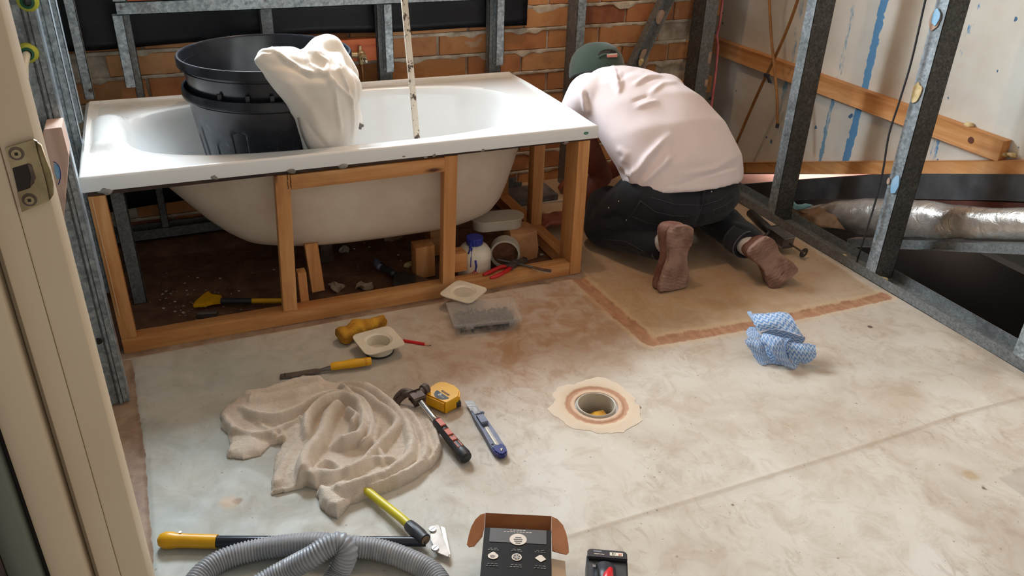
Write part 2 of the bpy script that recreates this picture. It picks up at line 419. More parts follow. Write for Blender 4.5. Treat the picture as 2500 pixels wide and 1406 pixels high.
M['boxblack'] = plain('black_printed_card', (.009, .008, .0075), .5, 0, (.012, .011, .010), 10)
[setattr(M[k].node_tree.nodes['Principled BSDF'].inputs['Specular IOR Level'], 'default_value', .12) for k in ('boxblack',)]
M['boxgrey'] = plain('dark_grey_print', (.045, .038, .034), .5)
M['print'] = plain('pale_print', srgb(206, 190, 172), .5)
M['printgrey'] = plain('grey_print', srgb(120, 112, 104), .5)
def flake_mat():
    t = NT('flaking_white_rod'); v = t.noise(60, 6, t.coord((1, 1, .5)), .7)
    col = t.ramp(v, [(.0, srgb(220, 208, 188)), (.56, srgb(206, 190, 168)), (.58, srgb(70, 50, 38))])
    return t.out(col, .6)
M['flake'] = flake_mat()
def sheetmat():
    t = NT('cement_sheet_back'); o = t.coord(); s = t.n('SeparateXYZ', {'Vector': o})
    y, z = s.outputs[1], s.outputs[2]
    col = t.ramp(t.noise(3, 6), [(.35, srgb(218, 213, 202)), (.6, srgb(202, 195, 182)), (.75, srgb(186, 170, 152))])
    # blue paint that ran down the sheet between joints
    wob = t.math('MULTIPLY', t.math('SUBTRACT', t.noise(9, 4, t.coord((1, .3, 1))), .5), .035)
    yy = t.math('ADD', y, wob)
    def run(y0, wdt, dens, a, b):
        d = t.math('ABSOLUTE', t.math('SUBTRACT', yy, y0)); e = t.math('MULTIPLY', t.math('SUBTRACT', t.noise(40, 5, t.coord((1, 1, .6))), .5), .03)
        m = t.math('SUBTRACT', 1.0, t.step(t.math('ADD', d, e), wdt, wdt + .003))
        return t.math('MULTIPLY', m, t.step(t.noise(14, 5, t.coord((1, 1, .4)), .7), a, b))
    BL = srgb(72, 132, 178)
    col = t.mix(t.math('MULTIPLY', run(.118, .016, 1, .2, .3), .95), col, BL)
    col = t.mix(run(.262, .008, 1, .44, .54), col, srgb(110, 152, 180))
    col = t.mix(run(.55, .014, 1, .5, .62), col, srgb(124, 156, 176))
    col = t.mix(run(-.27, .012, 1, .56, .62), col, BL)
    sp = t.noise(22, 2, None, .4); col = t.mix(t.step(sp, .735, .75), col, srgb(70, 104, 136))
    return t.out(col, .9, 0, t.bump(t.noise(70, 4), .2, .001))
M['sheet'] = sheetmat()
def foilmat():
    t = NT('crinkled_foil'); n1 = t.noise(16, 5, None, .6, 1.5); n2 = t.noise(60, 4, None, .6, 2)
    col = t.ramp(n1, [(.35, srgb(226, 222, 216)), (.6, srgb(196, 186, 174))])
    return t.out(col, t.ramp(n1, [(.3, (.22,) * 3), (.7, (.40,) * 3)]), .7, t.bump(n2, .25, .003, t.bump(n1, .4, .010)))
M['foil'] = foilmat()
def clothmat():
    t = NT('blue_wavy_wipe'); u = t.n('UVMap').outputs[0]
    s = t.n('SeparateXYZ', {'Vector': u}); x, y = s.outputs[0], s.outputs[1]
    wv = t.math('ADD', y, t.math('MULTIPLY', t.math('SINE', t.math('MULTIPLY', x, 260.0)), .010))
    st = t.math('SINE', t.math('MULTIPLY', wv, 190.0)); m = t.step(st, -.1, .5)
    col = t.mix(m, srgb(232, 240, 250), srgb(140, 182, 228))
    col = t.mix(.12, col, srgb(130, 176, 224))
    return t.out(col, .9, 0, t.bump(st, .3, .001), Sheen_Weight=.2)
M['wipe'] = clothmat()
def glassplastic(name, tint, a):
    t = NT(name); t.out(tint, .35, 0); t.b.inputs['Transmission Weight'].default_value = a; t.b.inputs['IOR'].default_value = 1.2
    return t.m
M['clear'] = glassplastic('translucent_plastic', (.9, .88, .86), .8); M['clear'].node_tree.nodes['Principled BSDF'].inputs['Alpha'].default_value = .16
M['grom'] = glassplastic('yellow_green_grommet', (.72, .74, .10), .35)
M['grom2'] = plasticm('dark_green_grommet', srgb(20, 96, 64), .3)
M['green'] = plasticm('green_badge', srgb(30, 132, 104), .3)
def hose_mat():
    t = NT('grey_hose'); col = t.ramp(t.noise(14, 5), [(.35, srgb(128, 132, 138)), (.65, srgb(154, 154, 156))])
    g = t.n('NewGeometry').outputs['Pointiness']; col = t.mix(t.math('MULTIPLY', t.step(g, .47, .55), .35), col, srgb(166, 168, 172))  # ridges coloured paler than the grooves
    return t.out(col, .42, 0, t.bump(t.noise(300, 3), .15, .0004))
M['hose'] = hose_mat()
# ------------------------------------------------------------------ floor
DR = V((1.165, -.7155, 0)); DRR = .0545
def floor_mat():
    t = NT('concrete_floor'); o = t.coord(); s = t.n('SeparateXYZ', {'Vector': o}); X, Y = s.outputs[0], s.outputs[1]
    A = lambda n: t.n('Attribute', attribute_name=n).outputs['Fac']
    n1 = t.noise(2.6, 6, None, .6, .6); n2 = t.noise(11, 7, None, .65, .8); n3 = t.noise(38, 5, t.coord((1, .45, 1)), .6, 1.2); n4 = t.noise(300, 3)
    col = t.ramp(n1, [(.3, srgb(176, 160, 142)), (.5, srgb(196, 184, 168)), (.7, srgb(208, 200, 188))])
    col = t.mix(t.math('MULTIPLY', t.step(n2, .48, .72), .55), col, srgb(158, 134, 106))
    # trowel and glue marks over the far right of the slab
    tm = t.math('MULTIPLY', t.step(n3, .53, .66), t.step(t.noise(3.2, 4, t.coord(None, (3, 1, 0))), .46, .62))
    col = t.mix(t.math('MULTIPLY', tm, .5), col, srgb(140, 116, 92))
    col = t.mix(t.math('MULTIPLY', t.step(n3, .62, .75), .3), col, srgb(228, 222, 206))
    # pale coat at the door side, cool daylight tinted into its colour
    pale = t.math('MULTIPLY', A('pale'), t.step(t.noise(5, 5), .0, .6)); col = t.mix(t.math('MULTIPLY', pale, .95), col, t.mix(t.step(n2, .3, .8), srgb(178, 186, 182), srgb(154, 156, 148)))
    col = t.mix(t.math('MULTIPLY', t.math('MULTIPLY', A('worn'), .95), t.step(n2, .2, .6)), col, srgb(164, 124, 90))  # brown stain plus the warm shade before the bath, painted as colour
    base = t.mix(t.math('MULTIPLY', A('shower'), .6), col, srgb(178, 146, 108)); col = base
    e = t.math('MULTIPLY', t.math('SUBTRACT', n2, .5), .030); e2 = t.math('MULTIPLY', t.math('SUBTRACT', n3, .5), .02)
    dt = t.math('ADD', t.math('ADD', A('trench'), e), e2)
    # sanded, paler shoulder then the brown groove of the old shower hob
    col = t.mix(t.math('MULTIPLY', t.math('SUBTRACT', 1.0, t.step(dt, .034, .050)), .38), col, srgb(214, 184, 144))
    col = t.mix(t.math('SUBTRACT', 1.0, t.step(dt, .021, .028)), col, t.mix(t.step(n3, .35, .65), srgb(158, 112, 84), srgb(186, 140, 106)))
    dj = t.math('ADD', A('joint'), t.math('MULTIPLY', e2, .5))
    col = t.mix(t.math('MULTIPLY', t.math('SUBTRACT', 1.0, t.step(dj, .003, .009)), t.math('ADD', .15, t.math('MULTIPLY', n3, .6))), col, srgb(150, 128, 104))
    # strip of old mortar beside the left wall, and dirt under the bath
    lf = t.math('ADD', A('left'), t.math('ADD', t.math('MULTIPLY', e, .6), t.math('MULTIPLY', e2, .5)))
    col = t.mix(t.math('SUBTRACT', 1.0, t.step(lf, .0, .002)), col, t.mix(t.step(n2, .35, .65), srgb(128, 100, 80), srgb(170, 146, 124)))
    ub = t.math('ADD', A('under'), t.math('MULTIPLY', e2, 1.5))
    col = t.mix(t.step(ub, -.002, .002), col, t.mix(t.step(n2, .35, .65), srgb(128, 92, 68), srgb(94, 60, 44)))
    col = t.mix(t.math('MULTIPLY', A('patch'), .3), col, srgb(120, 104, 90))
    # small rust stains, pits and broad tan tints
    def spot(x, y, r, c, a=1.0):
        global _s
        d = t.math('SQRT', t.math('ADD', t.math('POWER', t.math('SUBTRACT', X, x), 2.0), t.math('POWER', t.math('SUBTRACT', Y, y), 2.0)))
        m = t.math('SUBTRACT', 1.0, t.step(t.math('ADD', d, t.math('MULTIPLY', t.math('SUBTRACT', n3, .5), .03)), r * .7, r * 1.3))
        return t.mix(t.math('MULTIPLY', m, a), col, c)
    for (px, py, r, c, a) in ((575, 1222, .012, srgb(96, 58, 40), .9), (560, 1225, .022, srgb(206, 176, 140), .6), (2125, 797, .007, srgb(70, 48, 34), .9), (2400, 1190, .007, srgb(96, 74, 54), .9), (2370, 1160, .02, srgb(170, 140, 96), .6), (1790, 1232, .005, srgb(110, 88, 70), .9), (2090, 985, .005, srgb(90, 70, 56), .8), (1560, 993, .006, srgb(70, 46, 32), .9), (1850, 780, .03, srgb(170, 132, 92), .4), (1450, 880, .12, srgb(150, 120, 86), .25), (2180, 965, .09, srgb(168, 140, 110), .35)):
        q = P(px, py); col = spot(q.x, q.y, r, c, a)
    pit = t.step(t.noise(90, 2, None, .3), .74, .77); col = t.mix(t.math('MULTIPLY', pit, .55), col, srgb(120, 98, 76))
    return t.out(col, t.ramp(n2, [(.3, (.5,) * 3), (.7, (.72,) * 3)]), 0, t.bump(n4, .12, .0006, t.bump(n2, .25, .002)))
def make_floor():
    x0, x1, y0, y1, c = -.16, 2.53, -1.9, .90, .008
    xs = np.arange(x0, x1 + c * .5, c); ys = np.arange(y0, y1 + c * .5, c); nx, ny = len(xs), len(ys)
    gx, gy = np.meshgrid(xs, ys, indexing='ij'); p = np.stack([gx.ravel(), gy.ravel()], 1)
    L = lambda pts: [tuple(P(*q))[:2] for q in pts]
    tr = L([(1405, 672), (1500, 757), (1590, 833)]); tr2 = L([(1590, 833), (1850, 790), (2160, 722)])
    d1, _ = segd(p, tr); d2, _ = segd(p, tr2); dt = np.minimum(d1, d2)
    dj, _ = segd(p, L([(1300, 1340), (1450, 1292), (1600, 1248), (1720, 1212), (1830, 1178), (2050, 1110), (2200, 1062), (2350, 1010), (2520, 965)]))
    sh = inpoly(p, tr + L([(2160, 722)]) + [(2.45, .9), (1.5, .9), (1.5, 0)]).astype(float)
    left = p[:, 0] - np.interp(p[:, 1], [-1.9, -.9, -.5, -.3, -.05], [.048, .045, .040, .030, .02]); left[p[:, 1] > -.04] = .1
    left = np.minimum(left, np.where(p[:, 0] < 1.5, np.maximum(-.03 - p[:, 1], -.03) + .0, .1))
    und = np.minimum(np.minimum(p[:, 1] - .02, 1.47 - p[:, 0]), p[:, 0] + .2)
    pale = np.clip((1.0 - p[:, 0]) / .8, 0, 1) * np.clip((.1 - p[:, 1]) * 4, 0, 1)
    worn = np.exp(-((p[:, 1] + .35 + .12 * np.sin(p[:, 0] * 3)) / .27) ** 2) * np.clip((p[:, 0] - .55) / .5, 0, 1) * np.clip((2.3 - p[:, 0]) / .4, 0, 1)  # band of brown stain and painted shade in front of the bath
    z = np.array([noise.noise(V((a * 3, b * 3, 0))) * .0022 for a, b in p])
    z -= .005 * np.exp(-(dt / .023) ** 4) ; z += .0018 * np.exp(-(dj / .008) ** 2); z -= .003 * sh
    z[left < 0] -= .004; z[und > .01] -= .004
    me = bpy.data.meshes.new('floor'); idx = np.arange(nx * ny).reshape(nx, ny)
    f = np.stack([idx[:-1, :-1], idx[1:, :-1], idx[1:, 1:], idx[:-1, 1:]], -1).reshape(-1, 4)
    cc = (p[f[:, 0]] + p[f[:, 2]]) / 2; f = f[np.hypot(cc[:, 0] - DR.x, cc[:, 1] - DR.y) > DRR + .006]
    me.vertices.add(nx * ny); me.vertices.foreach_set('co', np.column_stack([p, z]).ravel())
    me.loops.add(len(f) * 4); me.loops.foreach_set('vertex_index', f.ravel().astype(np.int32)); me.polygons.add(len(f)); me.polygons.foreach_set('loop_start', (np.arange(len(f)) * 4).astype(np.int32)); me.update(calc_edges=True)
    for n, a in (('trench', dt), ('joint', dj), ('shower', sh), ('left', left), ('under', und), ('pale', pale), ('worn', worn), ('patch', inpoly(p, L([(2435, 1165), (2600, 1100), (2620, 1330), (2500, 1215)])).astype(float))):
        at = me.attributes.new(n, 'FLOAT', 'POINT'); at.data.foreach_set('value', a.astype(np.float32))
    return struct(link('floor', me, floor_mat(), None, True))
floor = make_floor()
# slab edge, and near-black boxes painted for the darkness beyond the right wall
mb = MB(); mb.box((2.50, -1.9, -.12), (2.53, .9, -.008)); struct(part('trim_1', mb, M['mortar'], None))
mb = MB(); mb.box((2.535, -3.0, -.72), (6.0, 3.0, -.68)); mb.box((2.535, -3.0, -.68), (2.54, 3.0, -.01)); mb.box((3.05, -3.0, -.68), (3.1, 3.0, -.02)); struct(part('floor_2', mb, M['void'], None))
mb = MB(); mb.box((-.9, -1.9, -.03), (-.162, .9, -.012)); struct(part('floor_3', mb, M['void'], None))  # near-black slab painted for the darkness past the left wall
# mortar collar around the drain hole
def ringpatch():
    mb = MB(); n = 72; rr = []
    for (r, z, j) in ((.0585, -.004, 0), (.0595, .0022, 0), (.070, .0030, .002), (.078, .0005, .003), (.084, .0035, .003), (.104, .003, .008), (.122, .0004, .030)):
        ring = []
        for k in range(n):
            a = 2 * math.pi * k / n; q = r + j * noise.noise(V((math.cos(a) * 1.7, math.sin(a) * 1.7, r * 9))) + j * .35 * noise.noise(V((math.cos(a) * 6, math.sin(a) * 6, 3)))
            ring.append(mb.bm.verts.new((DR.x + q * math.cos(a), DR.y + q * math.sin(a), z)))
        rr.append(ring)
    for i in range(len(rr) - 1):
        for k in range(n): mb.bm.faces.new((rr[i][k], rr[i][(k + 1) % n], rr[i + 1][(k + 1) % n], rr[i + 1][k]))
    t = NT('drain_mortar'); s = t.n('VectorMath', {0: t.coord(), 1: (0, 0, 0)}, operation='SUBTRACT').outputs[0]
    d = t.n('VectorMath', {0: s}, operation='LENGTH').outputs['Value']; d = t.math('ADD', d, t.math('MULTIPLY', t.math('SUBTRACT', t.noise(60, 4), .5), .012))
    col = t.ramp(t.math('MULTIPLY', d, 8.0), [(.0, srgb(196, 162, 136)), (.53, srgb(204, 172, 144)), (.58, srgb(170, 124, 94)), (.67, srgb(182, 138, 108)), (.70, srgb(206, 182, 154)), (.97, srgb(210, 190, 166))])
    t.out(col, .9, 0, t.bump(t.noise(60, 4), .4, .0015))
    return single('mortar_collar', mb, t.m, 'pale ragged mortar collar around the round floor drain', 'mortar', DR)
rp = ringpatch()
# ------------------------------------------------------------------ brick wall behind the bath
BY = .865
wall_back = thing('wall_back', '', '', (0, BY, 0)); del wall_back['label']; del wall_back['category']; wall_back['kind'] = 'structure'
mb = MB(); mb.box((-.3, BY + .012, -.1), (2.50, BY + .10, 1.12)); part('mortar_bed', mb, M['mortar'], wall_back)
ch, bh, bl = .0875, .0755, .2385
def brick_mesh(L, s):
    mb = MB(); mb.box((0, 0, 0), (L, .085, bh), 0)
    bmesh.ops.subdivide_edges(mb.bm, edges=[e for e in mb.bm.edges if abs(e.verts[0].co.x - e.verts[1].co.x) > .01], cuts=3)
    bmesh.ops.bevel(mb.bm, geom=mb.bm.edges[:], offset=.0025, segments=1, affect='EDGES')
    mb.rough(.0028, 32, s); me = bpy.data.meshes.new('brick'); bmesh.ops.recalc_face_normals(mb.bm, faces=mb.bm.faces[:]); mb.bm.to_mesh(me); mb.bm.free(); me.materials.append(M['brick']); finish_mesh(me, 30); return me
full = [brick_mesh(bl - .011, i) for i in range(4)]; half = [brick_mesh(bl / 2 - .011, 9 + i) for i in range(2)]; third = brick_mesh(.052, 20)
zref = PY(1350, 121, BY).z; k0 = math.ceil((zref + .02) / ch); xref = PY(1279, 98, BY).x
def brick(me, x, z, dy=0.0):
    o = bpy.data.objects.new('brick', me); COL.objects.link(o); o.parent = wall_back; o.location = (x, random.uniform(-.003, .003) + dy, z); o.rotation_euler = (0, random.uniform(-.006, .006), random.uniform(-.006, .006))
for k in range(-k0, 7):
    z = zref + k * ch + .006
    if z + bh > 1.12: break
    off = (bl / 2 if k % 2 == 0 else 0) + random.uniform(-.008, .008); x = xref + off - bl * 7 - .0
    endx = 2.30 + (.06 if k % 2 else 0)
    while x < endx - .1:
        if x > -.35: brick(random.choice(full), x, z)
        x += bl
    if k % 2: brick(half[0], x, z); x += bl / 2 + .014
    brick(third, x + .012, z, random.uniform(.0, .012)); x += .075
    if random.random() < .6: brick(third, x + .015, z, random.uniform(.02, .04))
# squeezed-out mortar on the bed joints, one ragged strip a course
for k in range(-k0, 6):
    z = zref + k * ch; mb = MB(); x = -.25; top = []; bot = []
    while x < 2.42:
        j = noise.noise(V((x * 14, z * 50, 1))); j2 = noise.noise(V((x * 40, z * 50, 5)))
        top.append((x, BY - .003, z + .0065 + .003 * j2)); bot.append((x, BY - .003, z - .0055 - max(0, j - .12) * .045 - .002 * j2)); x += .012
    A = [mb.bm.verts.new(p) for p in top]; B = [mb.bm.verts.new(p) for p in bot]; C = [mb.bm.verts.new(V(p) + V((0, -.0035, -.003))) for p in top]
    for i in range(len(A) - 1): mb.bm.faces.new((A[i], A[i + 1], C[i + 1], C[i])); mb.bm.faces.new((C[i], C[i + 1], B[i + 1], B[i]))
    o = part('mortar_joint', mb, M['mortar'], wall_back, True); o['kind'] = 'stuff' if False else 'structure'
# upper part of the back wall with the window that lights the room
mb = MB()
mb.box((-.3, BY, 1.122), (2.75, BY + .10, 1.14)); mb.box((-.3, BY, 1.84), (2.75, BY + .10, 2.44)); mb.box((-.3, BY, 1.14), (.13, BY + .1, 1.84)); mb.box((1.27, BY, 1.14), (2.75, BY + .1, 1.84))
mb.box((2.505, BY + .101, -.7), (2.53, 3.0, 2.44)); struct(part('wall_back_and_baffle', mb, M['mortar'], None))  # last box: unseen side wall added to keep window light off the right sheet
mb = MB(); mb.box((.13, BY + .02, 1.14), (.16, BY + .07, 1.84)); mb.box((1.24, BY + .02, 1.14), (1.27, BY + .07, 1.84)); mb.box((.16, BY + .02, 1.14), (1.24, BY + .07, 1.17)); mb.box((.16, BY + .02, 1.81), (1.24, BY + .07, 1.84)); mb.box((.69, BY + .02, 1.17), (.71, BY + .07, 1.81))
struct(part('window_1', mb, M['white_paint'], None))
mb = MB(); mb.box((-.95, -1.9, 2.44), (3.2, BY + .1, 2.47)); struct(part('ceiling', mb, plain('ceiling_paint', srgb(214, 206, 196), .9), None))
mb = MB(); mb.box((-.20, -1.40, 0), (-.16, BY, 2.44)); struct(part('wall_left', mb, plain('plasterboard_back', srgb(120, 124, 122), .9), None))
# ------------------------------------------------------------------ black plastic on the bricks
def membrane():
    mb = MB(); zb = lambda u: .682 + .012 * math.sin(u * 3.1) - .004 * math.sin(u * 11)
    def f(u, v):
        x = -.06 + u * 1.70 - .02 * (1 - v) * u; z = zb(u) + v * .42
        return (x, BY - .022 - .006 * math.sin(u * 21 + v * 2) - .010 * math.exp(-((v - .03) / .05) ** 2) + .012 * noise.noise(V((u * 3, v * 2, 0))), z)
    mb.grid(f, 60, 16); g = bmesh.ops.solidify(mb.bm, geom=mb.bm.faces[:], thickness=.0015)
    return single('plastic_sheet', mb, M['membrane'], 'black plastic membrane hanging across the upper bricks behind the steel studs', 'membrane', (.8, BY - .02, .68), True)
membrane()
mb = MB(); mb.grid(lambda u, v: (-.1 + u * 1.3, BY - .012 - .008 * noise.noise(V((u * 4, v * 3, 7))), .09 + v * .25 + .02 * math.sin(u * 5)), 30, 8); bmesh.ops.solidify(mb.bm, geom=mb.bm.faces[:], thickness=.0015)  # black sheet added where the wall under the bath is only dark
single('plastic_sheet', mb, M['membrane'], 'black sheet added low on the wall for the darkness under the bath', 'membrane', (.5, BY - .01, .09), True)
# ------------------------------------------------------------------ steel framing
def channel(mb, x0, x1, y0, y1, z0, z1, lip=.008, open_='y+', t=.0016):
    """C section standing upright; web opposite the open side, lips turned in"""
    if open_ == 'y+':
        mb.box((x0, y0, z0), (x1, y0 + t, z1)); mb.box((x0, y0, z0), (x0 + t, y1, z1)); mb.box((x1 - t, y0, z0), (x1, y1, z1))
        mb.box((x0, y1 - t, z0), (x0 + lip, y1, z1)); mb.box((x1 - lip, y1 - t, z0), (x1, y1, z1))
    if open_ == 'x-':   # flange faces -y, web on +x
        mb.box((x1 - t, y0, z0), (x1, y1, z1)); mb.box((x0, y0, z0), (x1, y0 + t, z1)); mb.box((x0, y1 - t, z0), (x1, y1, z1))
        mb.box((x0, y0, z0), (x0 + t, y0 + lip, z1)); mb.box((x0, y1 - lip, z0), (x0 + t, y1, z1))
    if open_ == 'x+':
        mb.box((x0, y0, z0), (x0 + t, y1, z1)); mb.box((x0, y0, z0), (x1, y0 + t, z1)); mb.box((x0, y1 - t, z0), (x1, y1, z1))
        mb.box((x1 - t, y0, z0), (x1, y0 + lip, z1)); mb.box((x1 - t, y1 - lip, z0), (x1, y1, z1))
def screw(parent, p, d=(0, -1, 0), r=.006):
    mb = MB(); p = V(p); d = V(d); mb.cyl(p, p + d * .003, r, r * .8, 10); mb.cyl(p + d * .003, p + d * .0032, r * .45, r * .45, 6, mat=1); part('screw', mb, [M['darksteel'], M['black']], parent)
fr = thing('stud_wall', 'galvanised steel rail with short cut studs hanging behind the back rim of the bath', 'wall frame', (.75, .735, 0))
mb = MB(); mb.box((.135, .735, .808), (1.50, .737, .848)); mb.box((.135, .735, .846), (1.50, .77, .848)); mb.box((.135, .735, .808), (1.50, .742, .810)); part('rail', mb, M['galv_blue'], fr)
for (xa, xb, zb) in ((.118, .150, .5745), (1.010, 1.041, .563), (1.452, 1.484, .559)):
    mb = MB(); zt = .83
    hid = xa in (.5805,)
    channel(mb, xa, xb, .739 if not hid else .745, .776, zb, .806 if not hid else .806, .006, 'x-')
    part('stud', mb, M['galv_blue'], fr)
for x, z in ((.150, .831), (.60, .836), (1.03, .832), (1.47, .83)): screw(fr, (x, .735, z))
mb = MB(); channel(mb, .128, .168, .7375, .77, .85, 1.10, .006, 'x-'); part('stud', mb, M['galv_blue'], fr)
fr2 = thing('stud_wall', 'full height dark steel studs on a bottom plate against the bricks behind the bath', 'wall frame', (.75, .79, 0))
for xa, xb in ((PY(332, 225, .778).x, PY(352, 225, .778).x), (PY(638, 60, .778).x, PY(668, 60, .778).x), (PY(926, 165, .778).x, PY(958, 165, .778).x), (PY(1193, 165, .778).x, PY(1222, 165, .778).x)):
    mb = MB(); channel(mb, xa, xb, .778, .813, .042, 1.12, .008, 'x+'); part('stud', mb, M['galv_mid'], fr2)
mb = MB(); mb.box((-.1, .778, .0), (1.6, .780, .04)); mb.box((-.1, .778, .0), (1.6, .84, .003)); mb.box((-.1, .838, 0), (1.6, .840, .04)); part('bottom_plate', mb, M['galv_mid'], fr2)
fr3 = thing('steel_stud', 'tall dark steel stud against the bricks, directly behind the green cap', 'stud', (1.80, .75, 0))
mb = MB(); channel(mb, 1.800, 1.837, .742, .83, -.01, 1.12, .009, 'x+'); part('channel', mb, M['galv_mid'], fr3); mb = MB(); mb.box((1.8005, .7408, -.01), (1.8365, .7418, 1.12)); part('lit_front_flange', mb, M['galv_blue'], fr3)  # paler front plate paints the light on the flange, side stays darker
# corner studs
fr4 = thing('steel_stud', 'wide dark steel corner stud between the bricks and the right wall', 'stud', (2.44, .76, 0))
mb = MB(); channel(mb, 2.405, 2.47, .735, .825, -.004, 1.12, .012, 'x+'); part('channel', mb, M['galv_dark'], fr4); mb = MB(); mb.box((2.4055, .7335, -.004), (2.4695, .7348, 1.12)); part('lit_front_flange', mb, M['galv_mid'], fr4)  # dark channel with a paler plate, shade and light painted per face
for (z, h) in ((.50, .05), (.40, .03)):
    mb = MB(); mb.box((2.455, .732, z), (2.470, .7355, z + h), .0015); mb.rough(.002, 60); part('glue_patch', mb, M['glue'], fr4)
# diagonal brace
br = thing('steel_brace', 'angled galvanised brace with two round glue pads beside the green cap', 'brace', (2.18, .80, .5))
a = PY(1541, 175, .80); b = PY(1745, -250, .80); d = (b - a).normalized(); sd = d.cross(V((0, 1, 0))).normalized()
mb = MB(); mb.beam(a - sd * .022, b - sd * .022, .006, .055, (0, 1, 0), mat=0); mb.beam(a + sd * .0, b + sd * .0, .05, .004, (0, 1, 0)); mb.beam(a + sd * .024, b + sd * .024, .004, .04, (0, 1, 0)); part('channel', mb, M['galv_mid'], br)
for (px, py) in ((1612, 42), (1573, 138)):
    c = PY(px, py, .793); mb = MB(); mb.ball(c, .024, (1, .15, 1.35)); mb.rough(.003, 60); part('glue_pad', mb, M['glue'], br, True)
mb = MB(); mb.ball(PY(1568, 152, .785), .016, (1.2, .5, 1)); mb.rough(.008, 60); part('glue_lump', mb, M['foam'], br, True)
# left wall studs
frl = thing('steel_stud', 'broad ribbed galvanised stud beside the door jamb, bright inner edge, yellow grommets', 'stud', (-.05, -.25, 0))
mb = MB()
y = -.25
mb.box((-.095, y, 0), (.008, y + .0015, 2.4))
for xa, dp in ((-.057, .003), (-.034, .003), (-.0105, .006)):
    mb.prism([(xa - .004, y, 0), (xa - .0015, y - dp, 0), (xa + .0015, y - dp, 0), (xa + .004, y, 0)], (0, 0, 2.4))
part('web', mb, M['galv_blue'], frl, 20)
for xa in (-.0165, -.0052): mb = MB(); mb.box((xa - .0012, y - .0006, 0), (xa + .0012, y, 2.4)); part('groove', mb, M['galv_dark'], frl)  # raised dark strips paint groove shade on the flat web
mb = MB(); mb.box((.0085, y - .001, 0), (.0115, y + .003, 2.4)); mb.box((.0105, y, 0), (.0115, y + .040, 2.4)); part('edge_lip', mb, plain('pale_edge_steel', srgb(190, 204, 214), .3, .6, srgb(150, 166, 178), 40), frl)  # edge coloured paler than the web
q = PY(240, 833, y - .001); mb = MB(); mb.cyl(q, q + V((0, -.0008, 0)), .0095, n=18); part('punched_hole', mb, M['darkhole'], frl)
for (px, py) in ((68, 2), (68, 128)):
    c = PY(px, py, y); g = thing('pipe_grommet', 'yellow and green plastic grommet in the left stud, ' + ('at the top edge of the picture' if py < 50 else 'with a white pipe end through it'), 'grommet', c, 'grommets in the left stud')
    mb = MB(); mb.lathe([(.0095, 0), (.0195, 0), (.021, .004), (.018, .009), (.013, .013), (.0095, .013)], c, 28, close=True, M=Matrix.Rotation(math.pi / 2, 3, 'X')); part('flange', mb, M['grom'], g)
    mb = MB(); mb.lathe([(.0085, -.01), (.0125, -.01), (.0135, .017), (.0085, .018)], c, 24, close=True, M=Matrix.Rotation(math.pi / 2, 3, 'X')); part('sleeve', mb, M['grom2'], g)
c = PY(66, 130, y); mb = MB(); mb.tube([c + V((0, .04, .004)), c + V((0, -.02, 0)), c + V((-.004, -.05, -.012)), c + V((-.008, -.065, -.035))], .0078, 16)
single('water_pipe', mb, M['white_plastic'], 'white plastic pipe stub poking out of the lower yellow grommet', 'pipe', c)
frl2 = thing('steel_stud', 'galvanised stud cut off just above the left end of the bath', 'stud', (-.01, .4, .55))
for (x0, x1, yy, zb, zt) in ((-.03, -.005, .42, .563, 1.1), (-.05, -.032, .42, .563, 1.1)):
    pass
mb = MB(); channel(mb, -.045, -.006, .42, .47, .562, 1.15, .01, 'y+'); mb.cyl((-.030, .419, .563), (-.030, .419, 1.15), .003, n=8); part('channel', mb, M['galv_blue'], frl2)
mb = MB(); mb.box((-.12, .30, .05), (-.012, .3015, 2.3)); mb.box((-.0135, .30, .05), (-.012, .34, 2.3))
for xa in (-.058, -.027): mb.prism([(xa - .005, .30, .05), (xa - .002, .295, .05), (xa + .002, .295, .05), (xa + .005, .30, .05)], (0, 0, 2.2))
part('ribbed_web', mb, M['galv_blue'], frl2, 20)
frl3 = thing('steel_stud', 'short galvanised stud standing on the back left corner of the bath', 'stud', (.005, .72, .54))
mb = MB(); channel(mb, -.010, .019, .7245, .762, .549, 1.12, .008, 'y+'); part('channel', mb, M['galv_blue'], frl3)
c = PY(221, 221, .721); mb = MB(); mb.ball(c, .006, (1, .3, 1)); part('rust_spot', mb, M['rust'], frl3, True)
frl4 = thing('steel_stud', 'dark steel stud behind the front left post under the bath', 'stud', (.06, .35, 0))
mb = MB(); channel(mb, .03, .07, .30, .34, -.004, .47, .008, 'y+'); part('channel', mb, M['galv_mid'], frl4)
# pale timber block screwed to the left stud
bl_ = thing('timber_block', 'pale sawn timber block behind the strike plate with a blue pen arc', 'timber block', (.0, -.30, .62))
yb = -.33
pl = [PY(*u, yb) for u in ((98, 350), (108, 316), (150, 311), (168, 380), (152, 575), (120, 500))]
mb = MB(); mb.prism(pl, (0, .075, 0), bev=.001); part('block', mb, M['wood_pale'], bl_, False)
mb = MB(); arc = [PY(130 + 18 * math.sin(a), 427 - 32 * math.cos(a), yb - .0006) for a in [i * .3 for i in range(0, 9)]]; mb.tube(arc, .0009, 6); part('pen_arc', mb, M['blue'], bl_)
mb = MB(); mb.prism([PY(*u, yb - .0004) for u in ((131, 400), (140, 402), (147, 415), (148, 430), (140, 440), (134, 425))], (0, .0003, 0)); part('blue_smear', mb, M['glue_blue'], bl_, False)
